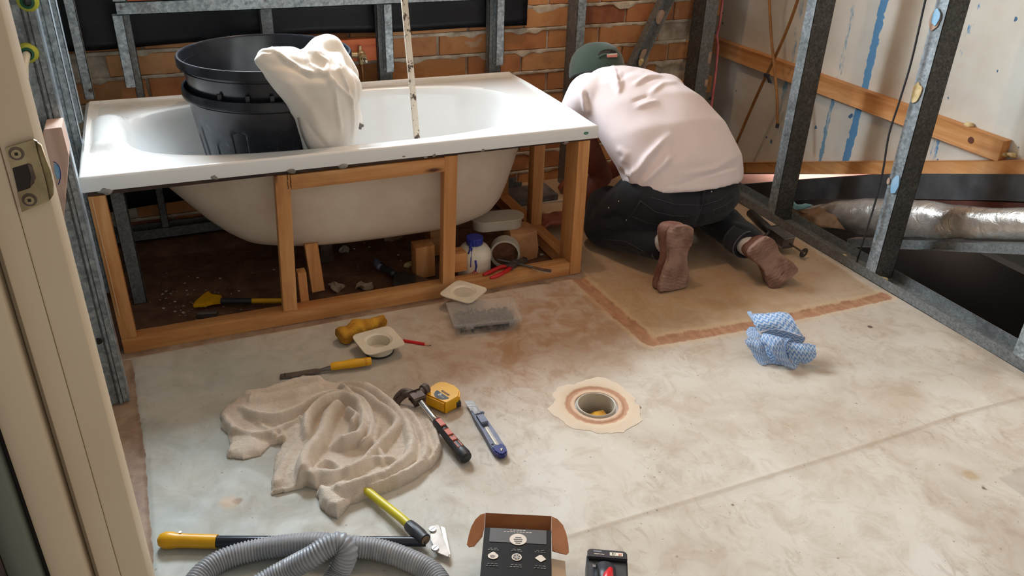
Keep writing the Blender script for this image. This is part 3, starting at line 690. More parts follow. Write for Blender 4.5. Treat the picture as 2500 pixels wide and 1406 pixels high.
# ------------------------------------------------------------------ right wall: steel frame, battens, sheet, void
frr = thing('stud_wall', 'steel stud wall frame on a long floor track along the right of the room', 'wall frame', (2.47, -.4, 0))
mb = MB(); mb.box((2.428, -1.9, .000), (2.52, .735, .002)); mb.box((2.428, -1.9, .0), (2.4297, .735, .036)); mb.box((2.5185, -1.9, .0), (2.5202, .735, .036)); part('floor_track', mb, M['galv_mid'], frr)
for (ya, yb2, m) in ((.040, .165, 0), (-.500, -.395, 0), (-1.035, -.985, 0)):
    mb = MB(); y0 = ya + (.045 if ya > -.9 else 0)
    # web faces the door, flange faces the room
    yw = {.040: .118, -.5: -.428, -1.035: -1.02}[ya]
    channel(mb, 2.4305, 2.517, yw, yw + .046, .0025, 1.4, .009, 'y+'); part('stud', mb, [M['galv_dark']], frr)  # web shade painted with the darker steel
    mb = MB(); mb.box((2.4285, yw + .0008, .0025), (2.4303, yw + .0455, 1.4)); part('lit_stud_flange', mb, M['galv_blue'], frr)  # paler plate paints the light on the room-side flange
def blob(px, py, x, r, m, nm='adhesive_blob'):
    c = PX(px, py, x); mb = MB(); pts = []
    for k in range(26):
        a = 2 * math.pi * k / 26; q = r * (1 + .28 * noise.noise(V((math.cos(a) * 1.6, math.sin(a) * 1.6, px))) + .12 * noise.noise(V((math.cos(a) * 6, math.sin(a) * 6, px))))
        pts.append(c + V((0, q * math.cos(a) * .8, q * math.sin(a) * 1.45)))
    mb.prism(pts, (-.0028, 0, 0), bev=.0008); return part(nm, mb, m, frr, False)
blob(2283, 48, 2.427, .022, M['glue']); blob(2285, 42, 2.424, .017, M['glue_blue'])
blob(2238, 225, 2.427, .022, M['foam']); blob(2186, 450, 2.426, .021, M['glue_blue']); blob(2170, 442, 2.427, .008, M['glue'])
for (px, py, r) in ((2057, 626, .012), (2155, 682, .014), (1985, 590, .006)):
    q = P(px, py, .015); mb = MB(); mb.ball(q, r, (1.2, 1, .7), n=12); mb.rough(r * .5, 90, px); part('foam_lump', mb, M['foam'], frr, True)
XS = 2.75
def PS(px, py, x=XS): return PX(px, py, x)
# back of the wall sheeting: lower edge rises toward the door
lo0 = PS(1700, 425); lo1 = PS(2830, 426)
mb = MB(); poly = [(XS + .002, 1.6, -.30), (XS + .002, lo0.y, lo0.z), (XS + .002, lo1.y, lo1.z), (XS + .002, lo1.y - .02, 2.2), (XS + .002, 1.6, 2.2)]
mb.prism(poly, (.012, 0, 0)); wr = struct(part('wall_right', mb, M['sheet'], None, False))
up = single('timber_batten', None or (lambda m: (m.beam(V((XS - .019, 1.25, .499)), V((XS - .019, PS(2458, 380).y, .4895)), .036, .070, (0, 0, 1), .0015), m)[1])(MB()), M['wood_y'], 'long level pine batten crossing the back of the white sheet, sawn end at the right', 'batten', (XS, .3, .49))
a = PS(1795, 407); b = PS(2830, 408); mb = MB(); mb.beam(V((XS - .020, a.y, a.z + .0)), V((XS - .020, b.y, b.z)), .036, .048, (0, 0, 1), .0015)
single('timber_batten', mb, M['wood_y'], 'lower sloping pine batten with a dark knot, above the bright pink gap', 'batten', (XS, 0, .2))
for px, py in ((2370, 342), ):
    c = PS(px, py, XS - .0385); mb = MB(); mb.cyl(c, c + V((-.0006, 0, 0)), .011, n=16); part('knot', mb, plain('knot_wood', srgb(96, 48, 28), .7), up)
for i, (px, py) in enumerate(((1985, 165), (2365, 305), (2450, 376), (2470, 378), (2440, 372))):
    c = PS(px, py, XS - .012); mb = MB(); mb.ball(c, .013, (1, 1.3, .6), n=12); mb.rough(.006, 90, i); single('foam_dribble', mb, M['foam'], ['cream foam dribble on top of the upper batten beside the middle stud', 'cream foam dribble on the upper batten near its sawn end', 'cream foam crumb under the sawn end of the upper batten, middle one', 'cream foam crumb under the sawn end of the upper batten, rightmost', 'cream foam crumb under the sawn end of the upper batten, leftmost'][i], 'foam', c, True, 'foam dribbles on the battens')
# surface seen through the gap, pink light painted into its colour
mb = MB(); mb.prism([PS(1700, 405, 2.98), PS(2700, 395, 2.98), PS(2700, 470, 2.98), PS(1700, 470, 2.98)], (.02, 0, 0)); struct(part('wall_far', mb, plain('pink_gap_light', srgb(250, 196, 178), .9), None, False))
l = light('gap_daylight', 'AREA', (2.88, .45, -.02), 2.2, (1, .86, .82), 1.6, .10, (2.98, .45, 0.02))
# dark grey rail under the gap
a = [PS(*u, 2.70) for u in ((1790, 452), (1940, 440), (1985, 437), (2180, 424), (2830, 428))]; b = [PS(*u, 2.70) for u in ((1790, 500), (1940, 490), (1985, 487), (2180, 485), (2830, 497))]
mb = MB(); pts = a + b[::-1]; mb.prism(pts, (.05, 0, 0), bev=.001); single('floor_joist', mb, plain('dark_grey_joist', srgb(74, 74, 76), .6, 0, srgb(52, 50, 50), 12, .2, 40), 'dark grey sloping rail between the pink gap and the foil wrapped duct', 'joist', (2.70, 0, .1), False)
a = PS(2230, 487, 2.72); b = PS(2830, 522, 2.72); mb = MB(); mb.beam(a, b, .03, .022, (0, 0, 1)); single('timber_strip', mb, plain('dark_red_brown_timber', srgb(98, 50, 36), .8, 0, srgb(78, 40, 30), 12), 'thin red brown timber strip between the grey rail and the foil', 'timber', (2.72, -.4, .3))
# foil wrapped insulation
def foil():
    mb = MB(); tp = [(1925, 512), (1985, 503), (2060, 490), (2130, 484), (2230, 487), (2330, 497), (2420, 505), (2830, 515)]; bt = [(1925, 512), (1965, 545), (2060, 565), (2130, 577), (2230, 583), (2330, 584), (2420, 585), (2830, 590)]
    T = [PS(*u, 2.66) for u in tp]; B = [PS(*u, 2.66) for u in bt]; n = 14; R = []
    T = spline(T, 9); B = spline(B, 9)
    for i, (t_, b_) in enumerate(zip(T, B)):
        c = (t_ + b_) / 2; h = (t_ - b_) / 2; hl = max(h.length, .004); ring = []
        for k in range(28):
            an = 2 * math.pi * k / 28; p = c + h * math.cos(an) + V((-1, 0, 0)) * math.sin(an) * hl * .75
            nn = noise.fractal(p * 14, 1, 2, 3) * .006 * min(1, hl / .03) + .006 * min(1, hl / .03) * (abs(noise.noise(p * 9 + V((5, 0, 0)))) - .2)
            ring.append(mb.bm.verts.new(p + (p - c).normalized() * nn))
        R.append(ring)
    for i in range(len(R) - 1):
        for k in range(28): mb.bm.faces.new((R[i][k], R[i][(k + 1) % 28], R[i + 1][(k + 1) % 28], R[i + 1][k]))
    mb.bm.faces.new(R[0][::-1]); mb.bm.faces.new(R[-1])
    return single('foil_duct', mb, M['foil'], 'crinkled silver foil wrapped duct lying beyond the right wall track', 'duct', (2.66, -.1, .1), True, subd=1)
foil()
a = PS(2080, 590, 2.64); b = PS(2830, 618, 2.64); mb = MB(); mb.beam(a, b, .05, .03, (0, 0, 1)); mb.beam(a + V((-.01, 0, -.012)), b + V((-.01, 0, -.012)), .07, .003, (0, 0, 1)); single('steel_bearer', mb, M['galv_mid'], 'dull steel bearer carrying the foil duct over the black void', 'bearer', (2.64, -.3, .1))
def ragpiece(name, poly, x, m, label, cat):
    mb = MB(); pts = [PX(px, py, x + dx) for px, py, dx in poly]; c = sum(pts, V()) / len(pts); vc = mb.bm.verts.new(c + V((-.012, 0, .004))); vs = [mb.bm.verts.new(p) for p in pts]
    for i in range(len(vs)): mb.bm.faces.new((vs[i], vs[(i + 1) % len(vs)], vc))
    bmesh.ops.subdivide_edges(mb.bm, edges=mb.bm.edges[:], cuts=3, use_grid_fill=True); mb.rough(.008, 22); bmesh.ops.solidify(mb.bm, geom=mb.bm.faces[:], thickness=.0015)
    return single(name, mb, m, label, cat, c, True)
ragpiece('packaging_scrap', [(1921, 478, 0), (1936, 500, 0), (1965, 496, .01), (1985, 500, .02), (1960, 512, 0), (1938, 516, -.01), (1925, 505, 0)], 2.60, plain('teal_wrapper', srgb(110, 160, 160), .5, 0, srgb(140, 176, 170), 20), 'crumpled teal wrapper tucked behind the middle stud foot', 'wrapper')
ragpiece('packaging_scrap', [(1915, 500, 0), (1950, 514, -.01), (2000, 505, .02), (2040, 525, .02), (2060, 560, 0), (2010, 556, -.02), (1960, 545, -.02), (1925, 522, 0)], 2.585, plain('brown_sacking', srgb(150, 122, 96), .9, 0, srgb(116, 92, 70), 20), 'torn brown paper sacking at the left end of the foil duct', 'paper')
# pipes and cable
gp = [V((2.575, PX(1876, -60, 2.575).y, 2.435))] + spline([PX(*u, 2.575) for u in ((1876, -60), (1879, 20), (1884, 100), (1892, 180), (1897, 240), (1898, 305))], 6)
mb = MB(); mb.tube(gp, .0058, 14); t_ = thing('copper_pipe', 'thin ochre pipe hanging down to a black cap, front one of the crossed pair', 'pipe', gp[-1]); part('pipe', mb, M['copper'], t_, True)
mb = MB(); mb.cyl(gp[-1] + V((0, 0, .006)), gp[-1] + V((0, 0, -.012)), .0075, n=14); part('end_cap', mb, M['black'], t_)
gp = [V((2.61, PX(1965, -60, 2.61).y, 2.435))] + spline([PX(*u, 2.61) for u in ((1965, -60), (1941, 20), (1912, 95), (1880, 165), (1845, 240), (1790, 368))], 6)
mb = MB(); mb.tube(gp, .0066, 14); t_ = thing('copper_pipe', 'thin ochre pipe slanting down to the left behind the other one', 'pipe', gp[-1]); part('pipe', mb, M['copper'], t_, True)
c = PX(1872, 184, 2.603); mb = MB(); mb.box(c + V((-.008, -.012, -.008)), c + V((.008, .012, .008)), .003); mb.beam(c + V((0, -.01, -.004)), c + V((0, -.026, -.022)), .008, .012); part('clip', mb, M['black'], t_)
gp = [V((2.400, PX(2272, -50, 2.400).y, 2.435))] + spline([PX(*u, 2.400) for u in ((2272, -50), (2257, 10), (2225, 150), (2195, 250), (2170, 330), (2155, 420), (2135, 500), (2110, 580))] + [P(2091, 642, .004)], 6)
mb = MB(); mb.tube(gp, .0034, 10); single('black_cable', mb, M['black'], 'thin black cable hanging in front of the right wall down to the track', 'cable', gp[-1], True)
gp = [V((2.53, PX(1768, -60, 2.53).y, 2.435))] + spline([PX(*u, 2.53) for u in ((1768, -60), (1764, 0), (1757, 55), (1750, 84))], 4); gq = spline([PX(*u, 2.53) for u in ((1753, 116), (1747, 180), (1737, 260), (1731, 320))], 4)
mb = MB(); mb.tube(gp + gq, .0055, 12); single('pink_pipe', mb, plain('pink_plastic_pipe', srgb(226, 130, 132), .3, 0, srgb(200, 96, 104), 20), 'slim pink pipe running down beside the dark corner stud', 'pipe', gq[-1], True)
# tap on its timber noggin
nog = thing('timber_noggin', 'orange timber noggin fixed between studs behind the bath', 'noggin', (.95, .80, .59))
x0 = PY(835, 120, .795).x; x1 = PY(926, 165, .778).x - .003; z1 = PY(860, 97, .795).z; z0 = PY(860, 151, .795).z
mb = MB(); mb.box((x0 - .12, .795, z0), (x1, .83, z1), .0015); part('board', mb, M['wood_red'], nog)
mb = MB(); mb.box((.172, .738, .8495), (.62, .774, .90), .0015); single('timber_noggin', mb, M['wood_red'], 'orange timber packer lying on the steel rail at the top left', 'noggin', (.4, .76, .85))
tp = thing('brass_tap_body', 'dull brass wall tap fitting with a white stem tip above the bath', 'tap', PY(886, 138, .785))
c = PY(882, 135, .783)
mb = MB(); mb.cyl(c + V((-.055, .005, .004)), c + V((.012, .005, .0)), .0105, n=18); mb.ball(c, .017, (1, .9, 1.1)); mb.beam(c + V((-.004, .004, .01)), c + V((-.002, .004, .034)), .012, .008); part('body', mb, M['brass'], tp)
ax = (V((.10, -1, -.22))).normalized(); mb = MB(); mb.cyl(c + ax * .006, c + ax * .022, .0145, .0145, 6); mb.cyl(c + ax * .022, c + ax * .034, .0105, .009, 18); part('bonnet', mb, M['brass'], tp)
mb = MB(); mb.cyl(c + ax * .034, c + ax * .050, .0055, n=12); part('spindle', mb, M['rust'], tp); mb = MB(); mb.cyl(c + ax * .050, c + ax * .056, .0055, .0045, 4); part('spindle_tip', mb, M['white_paint'], tp)
mb = MB(); mb.cyl(c + V((0, .002, -.008)), c + V((0, .002, -.032)), .0115, .010, 6); part('nut', mb, M['brass'], tp)
mb = MB(); mb.tube([c + V((0, .003, -.03)), c + V((.001, .003, -.09)), c + V((.003, .004, -.25))], .0062, 14); part('copper_tail', mb, M['copper'], tp)
# ------------------------------------------------------------------ bath
BX0, BX1, BY0, BY1 = -.012, 1.513, .0, .723
def btop(x): return .540 - .0053 * (x + .012) / 1.0
bath = thing('bathtub', 'white enamelled bathtub set on the bare timber frame', 'bathtub', (.75, .36, .17))
ZS = [.532, .50, .437, .36, .283, .235, .203, .185, .176]
XL = [.105, .128, .174, .236, .298, .345, .384, .435, .50]; XR = [1.39, 1.382, 1.355, 1.332, 1.305, 1.285, 1.262, 1.22, 1.15]
YF = [.056, .066, .074, .084, .096, .110, .128, .150, .190]; YB = [.655, .646, .638, .626, .612, .596, .578, .555, .52]
NB = 120
def ovpt(k, xl, xr, yf, yb, el=.62, er=.86):
    t = 2 * math.pi * k / NB; c, s = math.cos(t), math.sin(t); e = er if c > 0 else el
    cx = (xl + xr) / 2 + .12; cy = (yf + yb) / 2; a = (xr - cx) if c > 0 else (cx - xl); b = (yb - yf) / 2
    return (cx + a * math.copysign(abs(c) ** e, c), cy + b * math.copysign(abs(s) ** (.80 if c > 0 else .62), s))
def rectpt(k, ins=0.0, r=.02):
    ox, oy = ovpt(k, .105, 1.39, .056, .655); cx, cy = .75, .36; dx, dy = ox - cx, oy - cy
    t = min(((BX1 if dx > 0 else BX0) - cx) / dx if abs(dx) > 1e-6 else 1e9, ((BY1 if dy > 0 else BY0) - cy) / dy if abs(dy) > 1e-6 else 1e9)
    x, y = cx + dx * t, cy + dy * t
    return (min(max(x, BX0 + ins), BX1 - ins), min(max(y, BY0 + ins), BY1 - ins))
def snapc(pts):
    for cx, cy in ((BX0, BY0), (BX1, BY0), (BX1, BY1), (BX0, BY1)):
        j = min(range(len(pts)), key=lambda i: (pts[i][0] - cx) ** 2 + (pts[i][1] - cy) ** 2); pts[j] = (cx, cy)
    return pts
rect = snapc([rectpt(k) for k in range(NB)])
def bathmesh():
    mb = MB(); gr = mb.bm.verts.layers.float.new('grime'); rings = []
    def ring(pts):
        r = []
        for x, y, z, g in pts: v = mb.bm.verts.new((x, y, z)); v[gr] = g; r.append(v)
        rings.append(r)
    def inset(p, d): return (min(max(p[0], BX0 + d), BX1 - d), min(max(p[1], BY0 + d), BY1 - d))
    ring([(*inset(p, .004), btop(p[0]) - .042, 0) for p in rect]); ring([(*p, btop(p[0]) - .042, 0) for p in rect])
    ring([(*p, btop(p[0]) - .007, 0) for p in rect]); ring([(*inset(p, .002), btop(p[0]) - .002, 0) for p in rect]); ring([(*inset(p, .007), btop(p[0]), 0) for p in rect])
    op = [ovpt(k, .105, 1.39, .056, .655) for k in range(NB)]
    for s in (.03, .07, .12, .2, .3, .42, .55, .68, .8, .9, 1.0):
        row = []
        for k in range(NB):
            r0 = inset(rect[k], .007); x = r0[0] + (op[k][0] - r0[0]) * s; y = r0[1] + (op[k][1] - r0[1]) * s; z = btop(x)
            back = max(0, 1 - (BY1 - y) / .022); left = max(0, 1 - (x - BX0) / .02); right = max(0, 1 - (BX1 - x) / .018)
            z += .006 * min(1, max(back, right, left * (y > .2)) * 3) - .004 * (s > .06)
            hx = (x - .060) / .047; hy = (abs(y - .36) - .150) / .020
            z += .026 * max(0, 1 - hx * hx) ** .5 * (1 / (1 + math.exp(hy * 5)))
            g = max(math.exp(-((BY1 - .028 - y) / .022) ** 2) * (1 if x < .5 or x > 1.0 else .7), math.exp(-((x - .012) / .018) ** 2) * (y > .12), math.exp(-(((x - .2) ** 2 + (y - .68) ** 2) / .008)) * .9)
            row.append((x, y, z, g))
        ring(row)
    for i, z in enumerate(ZS):
        row = []
        for k in range(NB):
            x, y = ovpt(k, XL[i], XR[i], YF[i], YB[i]); zz = z if i else btop(x) - .010
            if i == 0: x, y = x + (.75 - x) * .006, y + (.36 - y) * .02
            row.append((x, y, zz + .010 * (i > 1), 0))
        ring(row)
    cx, cy = .80, .355
    for s in (.7, .4, .12):
        ring([(cx + (ovpt(k, XL[-1], XR[-1], YF[-1], YB[-1])[0] - cx) * s, cy + (ovpt(k, XL[-1], XR[-1], YF[-1], YB[-1])[1] - cy) * s, .184 - .004 * (1 - s), 0) for k in range(NB)])
    for i in range(len(rings) - 1):
        for k in range(NB): mb.bm.faces.new((rings[i][k], rings[i][(k + 1) % NB], rings[i + 1][(k + 1) % NB], rings[i + 1][k]))
    mb.bm.faces.new(rings[-1])
    return mb
o = part('enamel_shell', bathmesh(), M['enamel'], bath, 50)
def underside():
    mb = MB(); rings = []; e = .016
    rings.append([mb.bm.verts.new((x + (.75 - x) * -.03, y, .4955)) for x, y in (ovpt(k, .06, 1.44, .030, .69) for k in range(NB))])
    for i, z in enumerate(ZS):
        if i == 0: z = .488
        rings.append([mb.bm.verts.new((*ovpt(k, XL[i] - e * (1.8 if i < 2 else 1), XR[i] + e * .6, YF[i] - e, YB[i] + e), z - .006 * (i > 0))) for k in range(NB)])
    rings.append([mb.bm.verts.new((.8 + (ovpt(k, XL[-1], XR[-1], YF[-1], YB[-1])[0] - .8) * .6, .355 + (ovpt(k, XL[-1], XR[-1], YF[-1], YB[-1])[1] - .355) * .6, .164)) for k in range(NB)])
    for i in range(len(rings) - 1):
        for k in range(NB): mb.bm.faces.new((rings[i][k], rings[i][(k + 1) % NB], rings[i + 1][(k + 1) % NB], rings[i + 1][k]))
    mb.bm.faces.new(rings[-1]); return mb
part('underside', underside(), M['bath_under'], bath, 50)
c = PY(1431, 325, -.0006); mb = MB(); mb.cyl(c, c + V((0, -.0008, 0)), .0085, n=28); b_ = part('maker_badge', mb, M['green'], bath, label='small round green badge')
for v in b_.data.vertices: v.co.z = (v.co.z - (c.z - .17)) * .55 + (c.z - .17)
mb = MB(); mb.prism([c + V((-.004, -.0012, -.001)), c + V((0, -.0012, .0025)), c + V((.004, -.0012, -.001)), c + V((.0, -.0012, .0003))], (0, -.0003, 0)); part('badge_mark', mb, M['white_plastic'], bath, False)
# ------------------------------------------------------------------ timber frame under the rim
tf = thing('bath_frame', 'pine stud frame carrying the front of the white bathtub', 'frame', (.74, .04, 0))
def bx(name, a, b, m, par=tf, bev=.0015): mb = MB(); mb.box(a, b, bev); return part(name, mb, m, par)
mb = MB(); mb.box((.0, .0, -.004), (1.442, .045, .044), .002); part('bottom_rail', mb, M['wood_x'], tf)
bx('post', (.0, .002, .0445), (.041, .045, .484), M['wood_z'])
mb = MB(); mb.beam((.479, .020, .0445), (.4995, .020, .484), .042, .036, (0, 1, 0), .0015); part('post', mb, M['wood_z'], tf)
mb = MB(); mb.beam((.994, .020, .0445), (1.006, .020, .484), .042, .036, (0, 1, 0), .0015); part('post', mb, M['wood_z'], tf)
bx('post', (1.4435, .0, -.004), (1.4855, .088, .484), M['wood_z'])
bx('top_noggin', (.5215, .002, .4365), (.985, .038, .481), M['wood_x'])
mb = MB(); mb.beam((1.462, .0885, .020), (1.462, .70, .020), .045, .044, (0, 0, 1), .002); part('side_rail', mb, M['wood_y'], tf)
bx('post', (1.4435, .335, .0425), (1.4875, .38, .484), M['wood_z'])
bx('side_rail', (1.4435, .0885, .4455), (1.4855, .334, .484), M['wood_y'])
bx('back_post', (1.4435, .66, .0425), (1.4855, .70, .484), M['wood_z'])
bx('packer', (.0, .004, .4845), (1.486, .05, .4972), M['packer'])
bx('side_packer', (1.444, .052, .4845), (1.486, .70, .4960), M['packer'])
for px, py, r in ((525, 434, .010), (712, 417, .010), (836, 405, .012), (258, 465, .014), (985, 382, .006), (1062, 379, .007), (1178, 366, .007), (1040, 383, .005), (1382, 348, .006)):
    c = PY(px, py, .001); mb = MB(); mb.ball(c, r, (1.3, .3, .75), n=12); mb.rough(r * .5, 80, px); part('silicone_dab', mb, M['silicone'], tf, True)
c = PY(228, 500, .000); mb = MB(); mb.box(c + V((-.001, -.0006, -.34)), c + V((.0012, .003, .02))); part('paint_run', mb, plain('pale_scratch', srgb(214, 176, 132), .7), tf)
for px, py in ((703, 452), (702, 430)): c = PY(px, py, .0016); mb = MB(); mb.box(c + V((-.0008, -.0006, -.012)), c + V((.0008, .001, .012))); part('gap_line', mb, M['darkhole'], tf)
# ------------------------------------------------------------------ props and rubbish under the bath
mb = MB(); mb.beam(P(777, 708, 0) + V((0, 0, .0)), V((.555, .27, .160)), .042, .035, (0, 1, 0), .0015)
mb.bm.free(); mb = MB(); p0 = PY(776, 708, .11); mb.beam(p0, PY(758, 592, .13), .040, .030, (0, 1, 0), .0015)
single('timber_prop', mb, M['wood_z'], 'upright pine prop wedged under the bath, just right of the second post', 'timber prop', (p0.x, .1, 0))
a = PY(727, 668, .045); b = PY(760, 752, .045); mb = MB(); mb.box((a.x, .0465, b.z), (b.x - .004, .080, a.z), .0015); single('timber_block', mb, M['wood_z'], 'short pine block behind the rail beside the second post', 'timber block', ((a.x + b.x) / 2, .06, b.z))
a = PY(1015, 606, .15); b = PY(1063, 663, .15); mb = MB(); mb.box((a.x, .15, -.003), (b.x, .21, a.z), .002); mb.rough(.003, 40); single('timber_block', mb, M['wood_z'], 'rough pine block with a pale broken top standing left of the third post', 'timber block', (a.x, .18, 0))
a = PY(1106, 618, .06); b = PY(1137, 656, .06); mb = MB(); mb.box((a.x, .046, b.z), (b.x, .10, a.z), .002); single('timber_block', mb, M['wood_x'], 'pine offcut jammed between the third post and the paint splashed bottle', 'timber block', (b.x, .07, b.z))
mb = MB(); mb.box((1.03, .30, -.003), (1.12, .36, .10), .003); mb.rough(.004, 30); single('timber_block', mb, M['wood_x'], 'dark pine block deep under the bath behind the third post', 'timber block', (1.07, .33, 0))
mb = MB(); q = P(800, 640, .0); mb.box(q + V((-.022, 0, -.003)), q + V((.022, .04, .15)), .003); mb.rough(.003, 30); single('steel_bracket', mb, M['rust'], 'dark rusty bracket standing behind the pine prop', 'bracket', q)
# paint splashed bottle
q = P(1158, 676, 0); q.z = -.003; bo = thing('paint_bottle', 'white plastic bottle with blue screw cap and blue paint drips', 'bottle', q)
H = .142
mb = MB(); mb.lathe([(.048, 0), (.0555, .004), (.0570, .012), (.0565, .076), (.058, .079), (.058, .092), (.055, .108), (.045, .122), (.028, .130), (.0235, .133), (.0235, .137)], q, 40); part('body', mb, M['white_plastic'], bo)
mb = MB(); mb.lathe([(.0275, .132), (.0285, .134), (.0285, .155), (.0265, .1575)], q, 40, fn=lambda t, r, z: r + (.0006 if int(t / (2 * math.pi) * 40) % 2 else 0)); part('cap', mb, M['blue'], bo)
def onbottle(px, py):
    """point on the bottle body on a line of sight"""
    o = CAM; d = (P(px, py, 0) - CAM).normalized(); a = d.x ** 2 + d.y ** 2; ox, oy = o.x - q.x, o.y - q.y
    for R in (.0585,):
        b = 2 * (ox * d.x + oy * d.y); c = ox * ox + oy * oy - R * R; D = b * b - 4 * a * c
        if D < 0: return None
        t = (-b - math.sqrt(D)) / (2 * a); p = o + d * t
    zz = p.z - q.z
    if zz > .094: s = max(.5, 1 - ((zz - .094) / .043) ** 2 * .5); p = V((q.x + (p.x - q.x) * s, q.y + (p.y - q.y) * s, p.z))
    return p
def drip(pts, r, m, name='paint_drip'):
    ps = [onbottle(*u) for u in pts]; ps = [p for p in ps if p is not None]
    if len(ps) > 1: mb = MB(); mb.tube(ps, [r * (1 - .5 * i / len(ps)) for i in range(len(ps))], 8); part(name, mb, m, bo, True)
for pts, r in ((((1141, 598), (1144, 612), (1141, 622)), .0042), (((1148, 612), (1150, 632), (1149, 652)), .0022), (((1169, 598), (1173, 608)), .0035), (((1161, 636), (1163, 650), (1161, 662)), .0040), (((1137, 602), (1139, 612)), .003)): drip(pts, r, M['blue'])
c1 = [onbottle(*u) for u in ((1152, 666), (1159, 661), (1166, 664), (1171, 670), (1163, 671), (1166, 675), (1158, 673), (1155, 671))]
mb = MB(); mb.tube([c1[0], c1[1], c1[3], c1[5], c1[7], c1[0]], .0014, 6); mb.tube([c1[1], c1[6]], .0014, 6); part('red_label_mark', mb, M['red'], bo, True)
# oblong pan waste lid, rubble, pipe stub
q = P(1262, 640, 0); q.z = -.003; mb = MB(); a = PY(1262, 585, .16); mb.box((a.x - .02, .16, -.003), (a.x + .085, .26, .105), .003)
bmesh.ops.subdivide_edges(mb.bm, edges=mb.bm.edges[:], cuts=2, use_grid_fill=True); mb.rough(.010, 26, 4); single('broken_brick', mb, M['brick'], 'broken red brick under the bath behind the pipe ring', 'brick', (a.x, .2, 0), True)
c = V((a.x + .005, .235, .1085)); wl = thing('plastic_tray', 'oblong grey white plastic tray lying on the broken brick', 'tray', c)
def stadium(L, r, n=14): return [(L / 2 + r * math.sin(math.pi * i / n), -r * math.cos(math.pi * i / n)) for i in range(n + 1)] + [(-L / 2 - r * math.sin(math.pi * i / n), r * math.cos(math.pi * i / n)) for i in range(n + 1)]
R_ = Matrix.Rotation(math.radians(-6), 3, 'Z')
def stad(r0, r1, z0, z1, mb):
    A = [mb.bm.verts.new(c + R_ @ V((x - .05, y, z0))) for x, y in stadium(.10, r0)]; B = [mb.bm.verts.new(c + R_ @ V((x - .05, y, z1))) for x, y in stadium(.10, r1)]; n = len(A)
    mb.bm.faces.new(A[::-1]); mb.bm.faces.new(B)
    for i in range(n): mb.bm.faces.new((A[i], A[(i + 1) % n], B[(i + 1) % n], B[i]))
mb = MB(); stad(.040, .043, 0, .036, mb); part('tray_body', mb, M['pvc'], wl); mb = MB(); stad(.049, .049, .0365, .041, mb); part('tray_rim', mb, M['pvc'], wl)
c = PY(1233, 620, .115); ax = (V((CAM.x - c.x, CAM.y - c.y, .12))).normalized(); c.z = .056
ps = thing('pipe_stub', 'short plastic pipe ring filled with brown dirt beside the bottle', 'pipe', c)
Mr = V((0, 0, 1)).rotation_difference(ax).to_matrix()
mb = MB(); mb.lathe([(.046, -.05), (.046, 0), (.053, 0), (.053, -.05)], c, 40, close=True, M=Mr); part('ring', mb, M['pvc'], ps); mb = MB(); mb.lathe([(0.0, -.012), (.0455, -.014)], c, 32, M=Mr); part('dirt_fill', mb, plain('packed_dirt', srgb(120, 76, 50), 1, 0, srgb(84, 52, 36), 40, .8, 60), ps)
# pliers and pry bar on the bottom rail
def handle(pts, z, r, m, par, name='grip'):
    pp = spline([P(*u, z + (dz[0] if dz else 0)) for *u, dz in [(a[0], a[1], a[2:] ) for a in pts]], 5); n = len(pp)
    mb = MB(); mb.tube(pp, [r * (.6 + .4 * math.sin(min(1, i / (n * .25)) * math.pi / 2)) for i in range(n)], 12); return part(name, mb, m, par, True)
pl1 = thing('pliers', 'red handled pliers lying open over the bottom rail by the bottle', 'pliers', P(1215, 662, .052))
handle([(1180, 671), (1200, 662), (1222, 652), (1241, 650)], .053, .0068, M['red'], pl1); handle([(1197, 679), (1215, 673), (1235, 662), (1248, 652)], .053, .0068, M['red'], pl1)
mb = MB(); mb.beam(P(1242, 652, .055), P(1262, 640, .052), .022, .011, bev=.003); mb.beam(P(1258, 643, .053), P(1282, 633, .050), .013, .010, bev=.003); part('jaws', mb, M['darksteel'], pl1)
pl2 = thing('pliers', 'second pair of red handled pliers with only one handle in view near the right post', 'pliers', P(1310, 648, .03))
handle([(1288, 652), (1305, 648), (1325, 644), (1344, 641)], .030, .0065, M['red'], pl2); mb = MB(); mb.beam(P(1290, 653, .028), P(1262, 655, .020), .018, .010, bev=.003); part('jaws', mb, M['darksteel'], pl2)
handle([(1230, 668), (1250, 664), (1270, 660), (1286, 656)], .022, .005, M['red'], pl2)
sd_ = thing('flat_bar', 'thin steel pry bar with a flattened pale tip on the bottom rail', 'pry bar', P(1280, 650, .05))
pp = [P(1215, 634, .05), P(1262, 643, .052), P(1300, 652, .050)]; mb = MB(); mb.tube(pp, .0042, 10); part('shaft', mb, M['darksteel'], sd_)
mb = MB(); mb.prism([P(1300, 649, .052), P(1325, 655, .050), P(1347, 658, .0485), P(1345, 665, .0485), P(1322, 662, .050), P(1298, 655, .052)], (0, 0, -.003)); part('tip', mb, M['steel'], sd_)
# dark filling knife
bs = thing('filling_knife', 'black filling knife with dirty blade lying behind the bottom rail', 'knife', P(990, 690, .02))
handle([(920, 645), (940, 656), (962, 670)], .02, .013, M['black'], bs); handle([(918, 636), (922, 646), (928, 652)], .025, .012, M['bluegrey'], bs, 'handle_end')
mb = MB(); pts = [(962, 672), (985, 662), (1052, 685), (1046, 692), (1000, 703), (966, 706), (958, 694)]; mb.prism([P(*u, .012) for u in pts], (0, 0, .004), bev=.001); mb.rough(.002, 60); part('blade', mb, M['darksteel'], bs)
